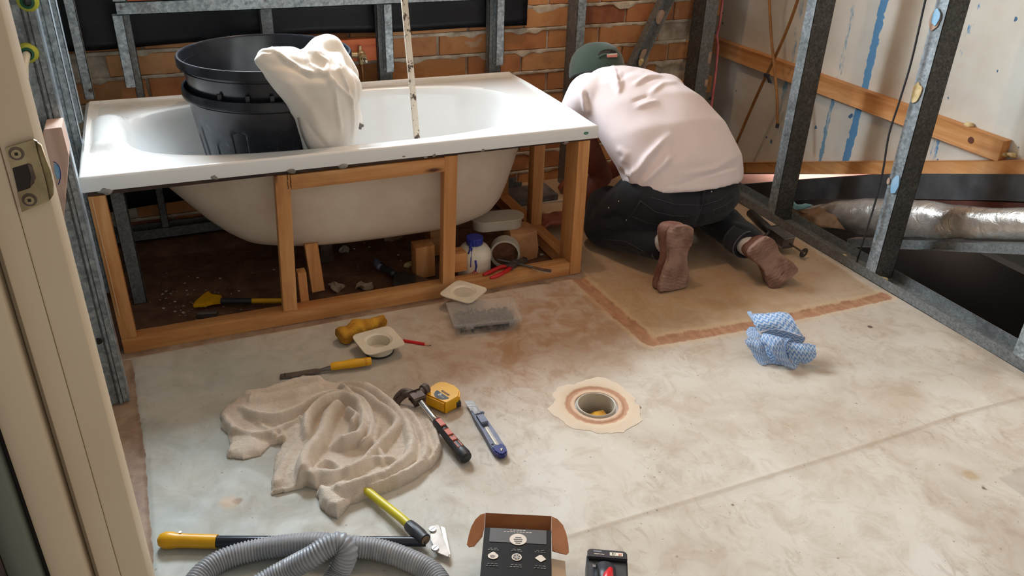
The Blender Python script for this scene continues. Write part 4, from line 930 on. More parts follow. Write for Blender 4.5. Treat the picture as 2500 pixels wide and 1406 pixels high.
# yellow scraper
ys = thing('long_scraper', 'yellow and black long handled scraper lying on the dirt under the bath', 'scraper', P(590, 735, .015))
mb = MB(); pts = [(472, 752), (478, 742), (500, 724), (510, 717), (516, 726), (542, 728), (542, 742), (520, 743), (500, 750)]; mb.prism([P(*u, .008) for u in pts], (0, 0, .012), bev=.002); part('head', mb, M['yellow'], ys)
mb = MB(); mb.tube([P(540, 735, .014), P(615, 735, .014)], .0105, 16); part('grip', mb, M['black'], ys)
mb = MB(); mb.tube([P(614, 734.5, .014), P(700, 734, .014), P(715, 734, .014)], .0085, 16); part('handle', mb, M['yellow'], ys)
cb = thing('steel_clip', 'small dark ribbed steel clip on the dirt in front of the yellow scraper', 'clip', P(506, 764, 0))
a = P(483, 768, .003); b = P(530, 765, .003); mb = MB(); mb.beam(a, b, .022, .010, bev=.001); part('body', mb, M['darksteel'], cb)
for s in (-.005, .0, .005):
    d = (b - a).normalized(); sd = V((-d.y, d.x, 0)); mb = MB(); mb.beam(a + sd * s + V((0, 0, .0055)), b + sd * s + V((0, 0, .0055)), .0015, .002); part('rib', mb, M['steel'], cb)
# plaster crumbs and paper
mb = MB()
for i in range(120):
    px = random.gauss(470, 75); py = random.gauss(742, 36)
    if i > 80: px = random.uniform(330, 1200); py = random.uniform(640, 800) - (px - 330) * .12
    q = P(px, py, -.003)
    if q.y < .06 or q.y > .7 or q.x < .05 or q.x > 1.4: continue
    r = random.choice((.0018, .0025, .003, .005)) ; vs = mb.ball(q, r, (1, random.uniform(.5, 1.2), .35), n=6)
mb.rough(.002, 200); o = single('plaster_crumbs', mb, M['dust'], 'scattered white plaster crumbs on the brown dirt under the bath', 'debris', P(470, 742, 0)); o['kind'] = 'stuff'
def crumple(px, py, r, m, label, name='paper_scrap', cat='paper scrap', sc=(1, 1, .5), z=-.003, group=None):
    q = P(px, py, z); mb = MB(); mb.ball(q + V((0, 0, r * sc[2] * .8)), r, sc, n=24); mb.rough(r * .75, 1.1 / r, px)
    bmesh.ops.dissolve_limit(mb.bm, angle_limit=.2, verts=mb.bm.verts[:], edges=mb.bm.edges[:]); bmesh.ops.triangulate(mb.bm, faces=mb.bm.faces[:])
    return single(name, mb, m, label, cat, q, False, group)
crumple(822, 706, .022, M['paper'], 'crumpled grey paper scrap behind the rail right of the pine prop')
crumple(888, 702, .028, M['paper'], 'torn flat paper scrap behind the rail left of the black knife', sc=(1.3, .8, .25))
crumple(997, 650, .014, M['foam'], 'small yellowish lump of foam beside the rough pine block', 'foam_lump', 'foam')
crumple(840, 612, .016, M['dust'], 'pale mortar lump in the dark behind the prop', 'mortar_lump', 'rubble')
crumple(960, 580, .030, M['paper'], 'pale plastic scrap in the dark under the middle of the bath', sc=(1.4, .6, .3))
crumple(1270, 700 - 75, .020, M['mortar'], 'grey rubble lump between pipe ring and broken brick', 'mortar_lump', 'rubble')
crumple(1300, 600, .022, M['mortar'], 'grey rubble lump right of the broken brick', 'mortar_lump', 'rubble')
crumple(1323, 623, .007, M['dust'], 'tiny white crescent shell of plastic on the dirt near the right post', 'plastic_curl', 'plastic scrap')
mb = MB(); mb.beam(P(1290, 497, 0), P(1378, 488, 0), .02, .006); single('pipe_length', mb, M['pvc'], 'pale strip of plastic on the floor beyond the inner right post', 'strip', P(1330, 492, 0))
mb = MB(); mb.box((1.50, .62, -.003), (1.70, .76, .03), .002); mb.rough(.004, 20); single('plastic_bag', mb, plain('clear_wrap', srgb(120, 120, 122), .3, 0, srgb(80, 80, 84), 20), 'grey plastic wrap on the floor in front of the hand', 'bag', (1.6, .66, 0))
# ------------------------------------------------------------------ bins
BC = V((.535, .36, .192))
def binm(name, rt, rb, z0, z1, label, flutes=True):
    b = thing(name, label, 'rubbish bin', (BC.x, BC.y, z0)); Hh = z1 - z0
    R = lambda z: rb + (rt - rb) * (z - z0) / Hh
    def fn(t, r, z):
        if not flutes: return r
        ph = (t * 22 / (2 * math.pi)) % 1; zz = (z - z0) / Hh; top = .80 - (.09 if int(t * 22 / (2 * math.pi)) % 2 else 0)
        return r - .013 * (1 if .28 < ph < .72 else (0 if ph < .2 or ph > .8 else (.5))) * max(0, min(1, (top - zz) / .03))
    zs = [z0 + Hh * i / 40 for i in range(41)]; out = [(R(z), z) for z in zs if z < z1 - .03] 
    prof = [(R(z0) - .02, z0)] + out
    mb = MB(); mb.lathe(prof, (BC.x, BC.y, 0), 176, fn=lambda t, r, z: fn(t, r, z) if r > 0 else r)
    fs = [f for f in mb.bm.faces if len(f.verts) > 4 and f.calc_center_median().z > z0 + .05]; bmesh.ops.delete(mb.bm, geom=fs, context='FACES')
    part('body', mb, M['bin'], b, 30)
    mb = MB(); mb.lathe([(R(z1 - .03) - .004, z1 - .03), (R(z1 - .03), z1 - .03), (rt + .004, z1 - .028), (rt + .009, z1 - .026), (rt + .009, z1 - .004), (rt + .006, z1), (rt + .001, z1), (rt - .002, z1 - .004), (rt - .003, z1 - .03), (R(z0 + .02) - .006, z0 + .02), (R(z0 + .02) - .002, z0 + .02)][0:9], (BC.x, BC.y, 0), 128, close=False)
    fs = [f for f in mb.bm.faces if len(f.verts) > 4]; bmesh.ops.delete(mb.bm, geom=fs, context='FACES'); part('rim', mb, M['bin'], b, 40)
    mb = MB(); mb.lathe([(rt - .003, z1 - .005), (R(z0 + .02) - .006, z0 + .012), (.001, z0 + .011)], (BC.x, BC.y, 0), 96); fs = [f for f in mb.bm.faces if len(f.verts) > 4 and f.calc_center_median().z > z0 + .05]; bmesh.ops.delete(mb.bm, geom=fs, context='FACES'); part('inside', mb, M['bin'], b, 40)
    return b
b1 = binm('rubbish_bin', .247, .180, .192, .662, 'black fluted plastic bin standing in the bath, outer one of two nested')
b2 = binm('rubbish_bin', .250, .160, .235, .752, 'black plastic bin with glossy rim nested inside the outer bin', False)
for a in (-112, -96, -132):
    t = math.radians(a); c = V((BC.x + .243 * math.cos(t), BC.y + .243 * math.sin(t), .668)); mb = MB(); mb.box(c + V((-.006, -.004, -.006)), c + V((.006, .004, .012)), .001); part('stacking_lug', mb, M['bin'], b2)
c = PY(521, 158, .60); mb = MB(); mb.cyl(c, c + V((0, -.002, 0)), .012, n=20); part('rivet', mb, M['grey_plastic'], b2)
# ------------------------------------------------------------------ cream sweatshirt over the bin rim
jk = thing('sweatshirt', 'cream zip sweatshirt draped over the bin rim, hanging into the bath', 'sweatshirt', (.72, .2, .5))
mb = MB(); rg = []
for (L, R, row, cy, dp) in ((735, 838, 132, .17, .050), (650, 850, 165, .12, .088), (650, 858, 195, .11, .095), (675, 868, 230, .115, .092), (703, 882, 262, .13, .085), (725, 884, 300, .145, .080), (740, 872, 350, .15, .076), (752, 862, 400, .17, .07), (765, 850, 460, .20, .06)):
    a = PY(L, row, cy - .06); b = PY(R, row, cy - .02); rg.append(((a + b) / 2 + V((0, .04, 0)), (b - a) / 2, V((0, dp, 0)), .85))
loft(mb, rg, 40)
capsule(mb, PY(648, 142, .085), PY(735, 175, .10), .028, .050)
capsule(mb, PY(630, 148, .075), PY(690, 195, .07), .014, .034)
capsule(mb, PY(665, 130, .09), PY(715, 145, .14), .020, .036)
capsule(mb, PY(798, 124, .22), PY(822, 190, .20), .052, .068)
capsule(mb, PY(788, 122, .24), PY(760, 165, .16), .042, .055)
capsule(mb, PY(760, 170, .12), PY(825, 225, .13), .06, .075)
capsule(mb, PY(838, 190, .25), PY(858, 290, .22), .040, .035)
me = remesh(mb, .0058, 8)
S3 = lambda pts: [(400 + x / 3.348, 60 + y / 3.348) for x, y in pts]
sculpt(me, [(S3([(880, 190), (1000, 290), (1150, 380), (1250, 410)]), 5, .010), (S3([(1050, 230), (1200, 210), (1330, 300), (1340, 430), (1400, 520)]), 6, .008),
  (S3([(1200, 210), (1320, 240), (1420, 330), (1480, 470), (1540, 600)]), 4, .010), (S3([(1280, 220), (1440, 340), (1510, 480), (1560, 620)]), 4, -.006),
  (S3([(1340, 400), (1420, 500), (1540, 610), (1550, 960)]), 4, .008), (S3([(1400, 500), (1420, 700), (1450, 900)]), 5, .006), (S3([(1150, 780), (1250, 900), (1340, 1010)]), 5, -.006), (S3([(1000, 330), (1200, 420), (1340, 430)]), 8, -.008),
  (S3([(720, 270), (800, 215), (880, 220)]), 3, -.004), (S3([(1000, 450), (1200, 700), (1350, 1000)]), 14, .008), (S3([(1530, 300), (1590, 500), (1600, 700)]), 4, -.006), (S3([(1150, 230), (1190, 330), (1320, 400)]), 4, .006)])
vnoise(me, .004, 9, 3)
me.transform(Matrix.Identity(4)); link('fabric', me, M['cream'], jk, True)
z0 = [PY(*u, y) for u, y in (((728, 288), .07), ((737, 322), .074), ((748, 350), .078), ((762, 376), .08))]; mb = MB(); mb.tube(spline(z0, 5), .0035, 8); part('zip', mb, M['darksteel'], jk)
cc = [PY(*u, .19) for u in ((874, 276), (874, 294), (879, 304))]; mb = MB(); mb.tube(cc, .0024, 8); c = cc[-1]
for dx, dz in ((0, 0), (-.006, -.006), (.007, -.004), (0, -.011)): mb.ball(c + V((dx, 0, dz)), .0052, n=8)
part('drawcord', mb, plain('grey_cord', srgb(120, 114, 106), .9), jk)
# ------------------------------------------------------------------ flaking white rod in the bath
a = PY(976, -120, .34); b = PY(1018, 340, .34); d = (b - a).normalized(); e = a + d * ((a.z - .1875) / -d.z)
mb = MB(); mb.beam(a + (a - b) * .6, e, .020, .012, (0, 1, 0), .0015); rod = single('painted_rod', mb, M['flake'], 'white painted rod with flaking paint leaning upright in the middle of the bath', 'rod', e)
# ------------------------------------------------------------------ door jamb
dj = thing('door_1', '', '', (.10, -1.45, 0)); del dj['label']; del dj['category']; dj['kind'] = 'structure'
YJ = -1.52
xr = PY(180, 700, YJ).x; xs = lambda px, py: PY(px, py, YJ).x
def jbox(name, x0, x1, y0, y1, m, bev=.0015): mb = MB(); mb.box((x0, y0, 0), (x1, y1, 2.3), bev); return part(name, mb, m, dj)
x1 = xr; x2 = xs(95, 700); x3 = xs(133, 1102); x4 = xs(30, 1102)
jbox('jamb_rebate', x2, x1, YJ, YJ + .05, M['jamb'], .002)
jbox('jamb_stop', xs(150, 1102), x2, YJ - .0015, YJ + .05, M['jamb'])
jbox('jamb_groove', x3 + .0, xs(150, 1102) - .0005, YJ + .012, YJ + .05, M['jamb'])
jbox('architrave', x4, x3 - .0005, YJ - .016, YJ + .05, M['jamb'], .003)
jbox('seal_strip', x4 - .004, x4 - .0005, YJ - .01, YJ + .04, M['darkhole'])
jbox('door_edge', x4 - .030, x4 - .0045, YJ - .03, YJ + .03, M['jamb_dark'])
jbox('door_face', x4 - .12, x4 - .0305, YJ - .05, YJ + .02, M['packer'])
# strike plate
sp = thing('strike_plate', 'worn brass strike plate with square latch hole and two screws on the cream door jamb', 'strike plate', PY(70, 430, YJ))
J = lambda px, py, d=0.0: PY(px, py, YJ - .0045 - d)
pl = [(12, 362), (82, 341), (92, 346), (100, 372), (106, 405), (113, 440), (118, 470), (124, 484), (112, 492), (53, 518), (48, 508), (38, 480), (42, 468), (72, 457), (83, 440), (70, 400), (66, 398), (28, 412), (24, 400)]
outer = [(12, 362), (82, 341), (90, 344), (101, 405), (112, 440), (121, 489), (53, 518), (32, 430)]
mb = MB()
qs = [[(12, 362), (82, 341), (70, 400), (28, 412)], [(82, 341), (90, 345), (112, 440), (84, 445), (78, 420), (70, 400)], [(84, 445), (112, 440), (122, 489), (53, 518), (42, 470), (73, 459)]]
for p_ in qs: mb.prism([J(*u) for u in p_], (0, .002, 0))
part('plate', mb, M['plate'], sp, False)
mb = MB(); lip = [(90, 345), (101, 352), (112, 385), (124, 415), (131, 450), (131, 475), (122, 489)]; inn = [(84, 342), (92, 375), (101, 405), (108, 430), (113, 450), (117, 470), (121, 489)]
A = [mb.bm.verts.new(J(*u, -.004)) for u in lip]; Bm = [mb.bm.verts.new(J((u[0] + v[0]) / 2, (u[1] + v[1]) / 2, .0035)) for u, v in zip(lip, inn)]; B = [mb.bm.verts.new(J(*u)) for u in inn]
for a_, b_ in ((A, Bm), (Bm, B)):
    for i in range(len(lip) - 1): mb.bm.faces.new((a_[i], a_[i + 1], b_[i + 1], b_[i]))
bmesh.ops.solidify(mb.bm, geom=mb.bm.faces[:], thickness=.001); part('curved_lip', mb, M['plate'], sp, True)
mb = MB(); mb.prism([J(*u, .0004) for u in ((30, 411), (67, 400), (76, 430), (72, 458), (43, 468))], (0, .0003, 0)); part('latch_hole', mb, M['darkhole'], sp, False)
mb = MB(); mb.prism([J(*u, .0012) for u in ((67, 400), (77, 404), (87, 436), (83, 443), (74, 458), (76, 430))], (0, .0012, 0)); part('hole_edge', mb, M['rust'], sp, False)
for px, py in ((40, 375), (72, 488)):
    c = J(px, py, .0002); mb = MB(); mb.cyl(c, c + V((0, -.0012, 0)), .0042, .0036, 20); mb.cyl(c + V((0, -.0012, 0)), c + V((0, -.0015, 0)), .0017, n=4, mat=1); mb.cyl(c + V((0, .0002, 0)), c + V((0, -.0002, 0)), .0056, n=20, mat=2); part('screw', mb, [M['plate'], M['darkhole'], M['rust']], sp)
# ------------------------------------------------------------------ floor drain
dp = thing('drain_pipe', 'round grey white drain pipe set flush into the concrete floor', 'drain pipe', DR)
mb = MB(); mb.lathe([(.0495, .005), (.0515, .0065), (.0535, .005), (.0535, -.12), (.0495, -.12)], DR, 56, close=True); part('pipe', mb, M['pvc'], dp)
mb = MB(); mb.cyl(DR + V((0, 0, -.102)), DR + V((0, 0, -.10)), .0494, n=32); part('pipe_floor', mb, M['darkhole'], dp)
mb = MB(); mb.box(DR + V((-.034, -.040, -.085)), DR + V((.034, .016, -.028)), .010); bmesh.ops.subdivide_edges(mb.bm, edges=mb.bm.edges[:], cuts=2, use_grid_fill=True); mb.rough(.005, 50)
single('sponge', mb, M['sponge'], 'yellow sponge plug stuffed down the round floor drain', 'sponge', DR + V((0, 0, -.08)), True)
# ------------------------------------------------------------------ drain flanges
def rsq(s, r, n=7):
    o = []
    for cx, cy, a0 in ((s - r, s - r, 0), (-(s - r), s - r, 90), (-(s - r), -(s - r), 180), (s - r, -(s - r), 270)):
        for i in range(n): a = math.radians(a0 + 90 * i / (n - 1)); o.append((cx + r * math.cos(a), cy + r * math.sin(a)))
    return o
def flange(c, rot, label, hh=.034, half=.058, tilt=None):
    t = thing('puddle_flange', label, 'drain flange', c); mb = MB(); R = (tilt or Matrix.Identity(3)) @ Matrix.Rotation(rot, 3, 'Z'); N = 28; n = 28
    NS = 56; sq = []
    for k in range(NS):
        t_ = 2 * math.pi * k / NS; ct, st_ = math.cos(t_), math.sin(t_); q_ = (abs(ct) ** 7 + abs(st_) ** 7) ** (-1 / 7); sq.append((half * q_ * ct, half * q_ * st_))
    circ = []
    # order the hole circle like the square outline
    for x, y in sq: a = math.atan2(y, x); circ.append((math.cos(a), math.sin(a)))
    W = lambda x, y, z: mb.bm.verts.new(V(c) + R @ V((x, y, z)))
    rows = [[W(x, y, hh - .003) for x, y in sq], [W(x, y, hh) for x, y in sq], [W(a * .041, b * .041, hh + .0) for a, b in circ], [W(a * .037, b * .037, hh - .004) for a, b in circ], [W(a * .034, b * .034, hh - .0045) for a, b in circ], [W(a * .032, b * .032, .002) for a, b in circ], [W(a * .035, b * .035, .0) for a, b in circ], [W(a * .041, b * .041, .0) for a, b in circ], [W(a * .043, b * .043, hh - .004) for a, b in circ]]
    for i in range(len(rows)):
        A, B = rows[i], rows[(i + 1) % len(rows)]
        for k in range(len(sq)): mb.bm.faces.new((A[k], A[(k + 1) % len(sq)], B[(k + 1) % len(sq)], B[k]))
    part('flange', mb, M['white_plastic'], t, 40)
    mb = MB(); zf = max(.0004, hh - .034); mb.cyl(V(c) + V((0, 0, zf)), V(c) + V((0, 0, zf + .0008)), .0322, n=40); part('hole_floor', mb, M['pvc'], t)
    if hh > .01: mb = MB(); mb.lathe([(.0405, .001), (.0432, .001), (.0436, .0035), (.0432, .006), (.0405, .006)], c, 48, close=True, M=R); part('seal_ring', mb, M['black'], t)
    return t
flange(P(930, 874, 0) + V((.004, .034, .0015)), math.radians(8), 'cream square drain flange with round spigot on the floor between chisel and pencil', .040, .062)
# ------------------------------------------------------------------ organiser box
a = P(1114, 822, 0); b = P(1268, 806, 0); d = (b - a).normalized(); e = V((-d.y, d.x, 0)); Lb = (b - a).length; Wb = .125; Hb = .040
ob = thing('organiser_box', 'clear plastic compartment box with translucent lid full of small parts', 'organiser box', (a + b) / 2 + e * Wb / 2)
def obx(name, u0, u1, v0, v1, z0, z1, m, bev=.002): mb = MB(); c = a + d * (u0 + u1) / 2; mb.beam(a + d * u0 + e * (v0 + v1) / 2 + V((0, 0, (z0 + z1) / 2)), a + d * u1 + e * (v0 + v1) / 2 + V((0, 0, (z0 + z1) / 2)), v1 - v0, z1 - z0, bev=bev); return part(name, mb, m, ob)
obx('floor_panel', 0, Lb, 0, Wb, .0015, .0035, M['clear'], 0)
for v0, v1 in ((0, .0016), (Wb - .0016, Wb)): obx('side', 0, Lb, v0, v1, .0035, Hb, M['clear'], 0)
for u0, u1 in ((0, .0016), (Lb - .0016, Lb)): obx('end', u0, u1, .0017, Wb - .0017, .0035, Hb, M['clear'], 0)
lidm = glassplastic('frosted_lid', (.80, .77, .74), .3); lidm.node_tree.nodes['Principled BSDF'].inputs['Alpha'].default_value = .24; lidm.node_tree.nodes['Principled BSDF'].inputs['Roughness'].default_value = .3
obx('lid', -.007, Lb + .007, -.006, Wb + .006, Hb + .001, Hb + .0055, lidm, .002)
obx('lid_edge', -.007, Lb + .007, -.008, -.0062, Hb - .006, Hb + .0055, lidm, 0)
for u in (.28, .52, .76): obx('divider', Lb * u, Lb * u + .0014, .0017, Wb - .0017, .0037, Hb - .002, M['clear'], 0)
obx('divider', .002, Lb - .002, Wb * .5, Wb * .5 + .0014, .0037, Hb - .003, M['clear'], 0)
for u in (.15, .82): obx('latch', Lb * u, Lb * u + .022, -.0105, -.0085, Hb - .012, Hb + .004, lidm, 0)
mb = MB()
for i in range(290):
    q = a + d * random.uniform(.012, Lb - .012) + e * random.uniform(.010, Wb - .010) + V((0, 0, random.uniform(.008, .024))); v = V((random.uniform(-1, 1), random.uniform(-1, 1), random.uniform(-.5, .5))).normalized() * .006
    mb.cyl(q - v, q + v, .0028, n=6)
o = part('small_parts', mb, plain('dark_fixings', srgb(40, 42, 50), .5, .2, srgb(72, 70, 68), 60), ob); o['kind'] = 'stuff'
tl = Matrix.Rotation(math.radians(-4), 3, 'X') @ Matrix.Rotation(math.radians(3), 3, 'Y')
fc = P(1132, 712, .052) + V((0, 0, .002)); fb = flange(V((fc.x, fc.y, .0475)), math.radians(38), 'cream square drain flange lying flat on the lid of the clear box', .006, .060)
# ------------------------------------------------------------------ yellow foam roll
q = P(880, 822, .0); mb = MB(); aa = P(826, 845, 0) + V((.008, .012, .022)); bb = P(938, 800, 0) + V((0, .01, .020))
pp = spline([aa, aa + (bb - aa) * .35 + V((0, 0, .004)), aa + (bb - aa) * .7 + V((0, .0, .003)), bb], 8)
mb.tube(pp, [.024, .027, .028, .028, .026, .024, .026, .028, .030, .031, .030, .028, .026, .024, .024, .023, .022, .022, .021, .020, .020, .020, .020, .020, .019][:len(pp)], 20); mb.rough(.006, 34); mb.rough(.003, 120)
for v in mb.bm.verts: v.co.z = max(v.co.z, .0015)
single('sponge', mb, M['sponge'], 'torn mustard yellow sponge lying behind the square flange on the floor', 'sponge', q, True)
# ------------------------------------------------------------------ pencil
a = P(1000, 834, .004); b = P(1053, 843, .004); d = (b - a).normalized(); pn = thing('carpenter_pencil', 'short red carpenter pencil with sharpened point right of the flange', 'pencil', (a + b) / 2)
mb = MB(); mb.cyl(a - d * .02, b - d * .020, .0052, n=8); part('barrel', mb, M['red'], pn); mb = MB(); mb.cyl(b - d * .020, b - d * .006, .0052, .002, 8); part('cut_wood', mb, plain('cut_cedar', srgb(196, 150, 120), .7), pn); mb = MB(); mb.cyl(b - d * .006, b, .0019, .0006, 8); part('lead', mb, M['black'], pn)
# ------------------------------------------------------------------ chisel
a = P(684, 920, .003); b = P(907, 888, .010); d = (b - a).normalized(); e = V((-d.y, d.x, 0)); L = (b - a).length
ch = thing('chisel', 'wide steel chisel with a yellow plastic handle, in front of the square flange', 'chisel', (a + b) / 2)
W_ = lambda u, v, z: a + d * (u * L) + e * v + V((0, 0, z))
mb = MB(); mb.prism([W_(0, -.011, -.001), W_(.0, .011, -.001), W_(.38, .012, .0), W_(.42, .009, 0), W_(.45, .004, 0), W_(.45, -.004, 0), W_(.42, -.009, 0), W_(.38, -.012, 0)], (0, 0, .0035), bev=.0006); part('blade', mb, M['darksteel'], ch)
mb = MB(); mb.prism([W_(0, -.011, -.0012), W_(0, .011, -.0012), W_(.06, .011, .0032), W_(.06, -.011, .0032)], (0, 0, .0006)); part('bevel', mb, M['steel'], ch)
mb = MB(); mb.cyl(W_(.44, 0, .003), W_(.56, 0, .006), .0048, .0075, 14); part('neck', mb, M['darksteel'], ch)
mb = MB(); pp = [W_(.55 + .45 * i / 12, 0, .010) for i in range(13)]; mb.tube(pp, [.0095, .0115, .0118, .0112, .0115, .0122, .0128, .013, .0128, .012, .0118, .0125, .0115], 18); part('handle', mb, M['yellow'], ch, 50)
mb = MB(); mb.cyl(W_(.93, 0, .010), W_(.95, 0, .010), .0128, n=18); part('handle_band', mb, plain('amber_plastic', srgb(212, 142, 10), .3), ch)
# ------------------------------------------------------------------ hammer
hm = thing('claw_hammer', 'claw hammer with worn head resting on the towel and black and orange grip', 'hammer', P(1075, 1040, .01))
hh = P(1012, 962, .045); he = P(1138, 1118, .017); d = (he - hh).normalized(); L = (he - hh).length; sd = d.cross(V((0, 0, 1))).normalized()
HP = lambda u, v=0, z=0: hh + d * (u * L) + sd * v + V((0, 0, z))
mb = MB(); mb.tube([HP(.0), HP(.1), HP(.25), HP(.40), HP(.47)], [.012, .0095, .008, .0085, .009], 14); part('neck', mb, M['steel'], hm, True)
mb = MB(); mb.beam(HP(.0, 0, .0), HP(.12), .026, .022, bev=.004); part('head_eye', mb, M['rust'], hm)
fa = P(1043, 946, .045); cl = P(968, 972, .030)
mb = MB(); mb.cyl(HP(0.02), HP(.02) + (fa - HP(.02)) * .6, .011, .010, 18); mb.cyl(HP(.02) + (fa - HP(.02)) * .6, fa, .0145, .0145, 18, bev=.002); part('striking_face', mb, M['rust'], hm)
for s in (-1, 1):
    mid = (HP(.02) + cl) / 2 + V((0, .004, .010)); off = d * .006 * s
    mb = MB(); mb.tube(spline([HP(.02) + off * .5, mid + off, cl + off * 1.3 + V((0, -.004, -.004)), cl + off * 1.4 + V((-.002, -.016, -.014))], 5), [.010, .010, .010, .010, .0095, .009, .009, .0085, .008, .0075, .007, .0065, .006, .005, .004, .003][:16], 10); part('claw', mb, M['rust'], hm, True)
mb = MB(); pp = [HP(.44 + .56 * i / 14) for i in range(15)]; mb.tube(pp, [.011, .0135, .014, .0135, .013, .013, .0135, .014, .0145, .0145, .015, .0155, .0165, .0175, .0155], 20); part('grip', mb, M['black'], hm, 50)
upv = V((0, 0, 1)) - d * d.z
org = plain('orange_grip_insert', srgb(196, 92, 60), .45, 0, srgb(170, 76, 50), 30)
for u0, u1 in ((.47, .58), (.63, .72), (.73, .80), (.81, .90)):
    mb = MB(); mb.beam(HP(u0, 0, .0118), HP(u1, 0, .0132), .011, .004, bev=.0015); part('grip_insert', mb, org, hm)
mb = MB(); mb.cyl(HP(.985), HP(1.015), .0165, .013, 20, bev=.002); part('grip_end', mb, M['black'], hm)
# ------------------------------------------------------------------ tape measure
tm = thing('tape_measure', 'yellow tape measure with a black round label beside the hammer head', 'tape measure', P(1085, 990, 0))
T0 = [(1037, 968), (1082, 1000), (1125, 977), (1080, 938)]
top = [(1037, 962), (1046, 946), (1062, 934), (1076, 930), (1090, 931), (1112, 940), (1124, 953), (1121, 968), (1090, 982), (1086, 984)]
z1 = .038; tp_ = [P(px, py, z1) for px, py in top]; mb = MB(); mb.prism([V((p.x, p.y, .002)) for p in tp_], (0, 0, z1 - .002), bev=.004); part('case', mb, M['yellow'], tm)
cc = sum(tp_, V()) / len(tp_); ld = (P(1108, 975, z1) - P(1062, 945, z1)).normalized(); lu = V((-ld.y, ld.x, 0))
o_ = P(1082, 962, z1 + .0002)
mb = MB(); hd = [o_ + ld * .024 * math.cos(t) + lu * .024 * math.sin(t) for t in [math.pi + math.pi * i / 20 for i in range(21)]]; mb.prism(hd, (0, 0, .0005)); part('label_plate', mb, M['black'], tm, False)
o2 = o_ + V((0, 0, .0007)); lettering('8', .016, o2 - lu * .0085 - ld * .004, ld, lu, M['white_plastic'], tm, 'label_lettering'); lettering('m/26\'', .006, o2 - lu * .0105 + ld * .008, ld, lu, M['white_plastic'], tm, 'label_lettering'); lettering('LOCK', .0035, o2 - lu * .0185, ld, lu, M['printgrey'], tm, 'label_lettering')
mb = MB(); mb.beam(o_ + lu * .008 - ld * .014, o_ + lu * .008 + ld * .014, .005, .0014, bev=.0004); part('brand_bar', mb, plain('brown_bar', srgb(96, 70, 20), .5), tm); lettering('STANLEY', .0042, o_ + lu * .008 + V((0, 0, .0009)), ld, lu, M['yellow'], tm, 'brand_lettering')
p = P(1119, 985, .014); mb = MB(); mb.box(p + V((-.007, -.006, -.008)), p + V((.006, .006, .008)), .001); part('tape_mouth', mb, M['black'], tm)
mb = MB(); mb.beam(P(1085, 998, .012), P(1108, 988, .012), .004, .010); part('tape_hook', mb, M['steel'], tm)
# ------------------------------------------------------------------ snap blade knife
kn = thing('snap_off_knife', 'blue and grey snap blade utility knife with its steel blade out', 'utility knife', P(1190, 1045, .01))
a = P(1143, 977, .012); b = P(1228, 1112, .012); d = (b - a).normalized(); e = V((d.y, -d.x, 0)) * -1; L = (b - a).length
K = lambda u, v, z=0: a + d * (u * L) + e * v + V((0, 0, z))
mb = MB(); mb.prism([K(0, -.011), K(.03, .012), K(.24, .0105), K(.24, -.010)], (0, 0, .0008)); part('blade', mb, M['steel'], kn, False)
for u in (.06, .11, .16): mb = MB(); mb.beam(K(u, -.010, .0011), K(u + .03, .010, .0011), .0006, .0003); part('snap_line', mb, M['darksteel'], kn)
mb = MB(); outl = [K(.20, -.010), K(.24, -.0125), K(.4, -.0145), (K(.6, -.0145)), K(.8, -.017), K(.93, -.0165), K(.99, -.010), K(1.01, 0), K(.98, .013), K(.88, .0175), K(.7, .016), K(.5, .0145), K(.35, .0135), K(.24, .0125), K(.20, .010)]
mb.prism([V((p.x, p.y, .003)) for p in outl], (0, 0, .015), bev=.003); part('body', mb, M['bluegrey'], kn)
mb = MB(); outl = [K(.86, -.0175), K(.93, -.017), K(.995, -.010), K(1.015, 0), K(.985, .0135), K(.88, .018), K(.84, .010), K(.84, -.002)]
mb.prism([V((p.x, p.y, .0025)) for p in outl], (0, 0, .0165), bev=.003); part('end_cap', mb, M['navy'], kn)
mb = MB(); mb.beam(K(.17, 0, .0065), K(.86, .0, .0065), .0085, .0015); mb.beam(K(.17, 0, .004), K(.3, 0, .006), .018, .004); part('blade_channel', mb, M['steel'], kn)
mb = MB(); mb.beam(K(.57, -.0035, .0078), K(.85, -.0035, .0078), .004, .001); part('slot', mb, M['white_plastic'], kn)
mb = MB(); mb.beam(K(.34, .0, .0085), K(.50, .0, .0085), .012, .010, bev=.003); part('slider', mb, M['bluegrey'], kn)
mb = MB(); mb.ball(K(.30, .012, .006), .006, (1, 1, .8)); part('lock_wheel', mb, M['bluegrey'], kn)
mb = MB(); mb.cyl(K(.83, -.011, .0055), K(.83, -.011, .0068), .003, n=12); part('lanyard_hole', mb, M['darkhole'], kn)
mb = MB(); mb.prism([K(.97, -.001, .008), K(.93, .006, .008), K(.93, -.001, .008)], (0, 0, .0008)); part('end_mark', mb, M['white_plastic'], kn, False)
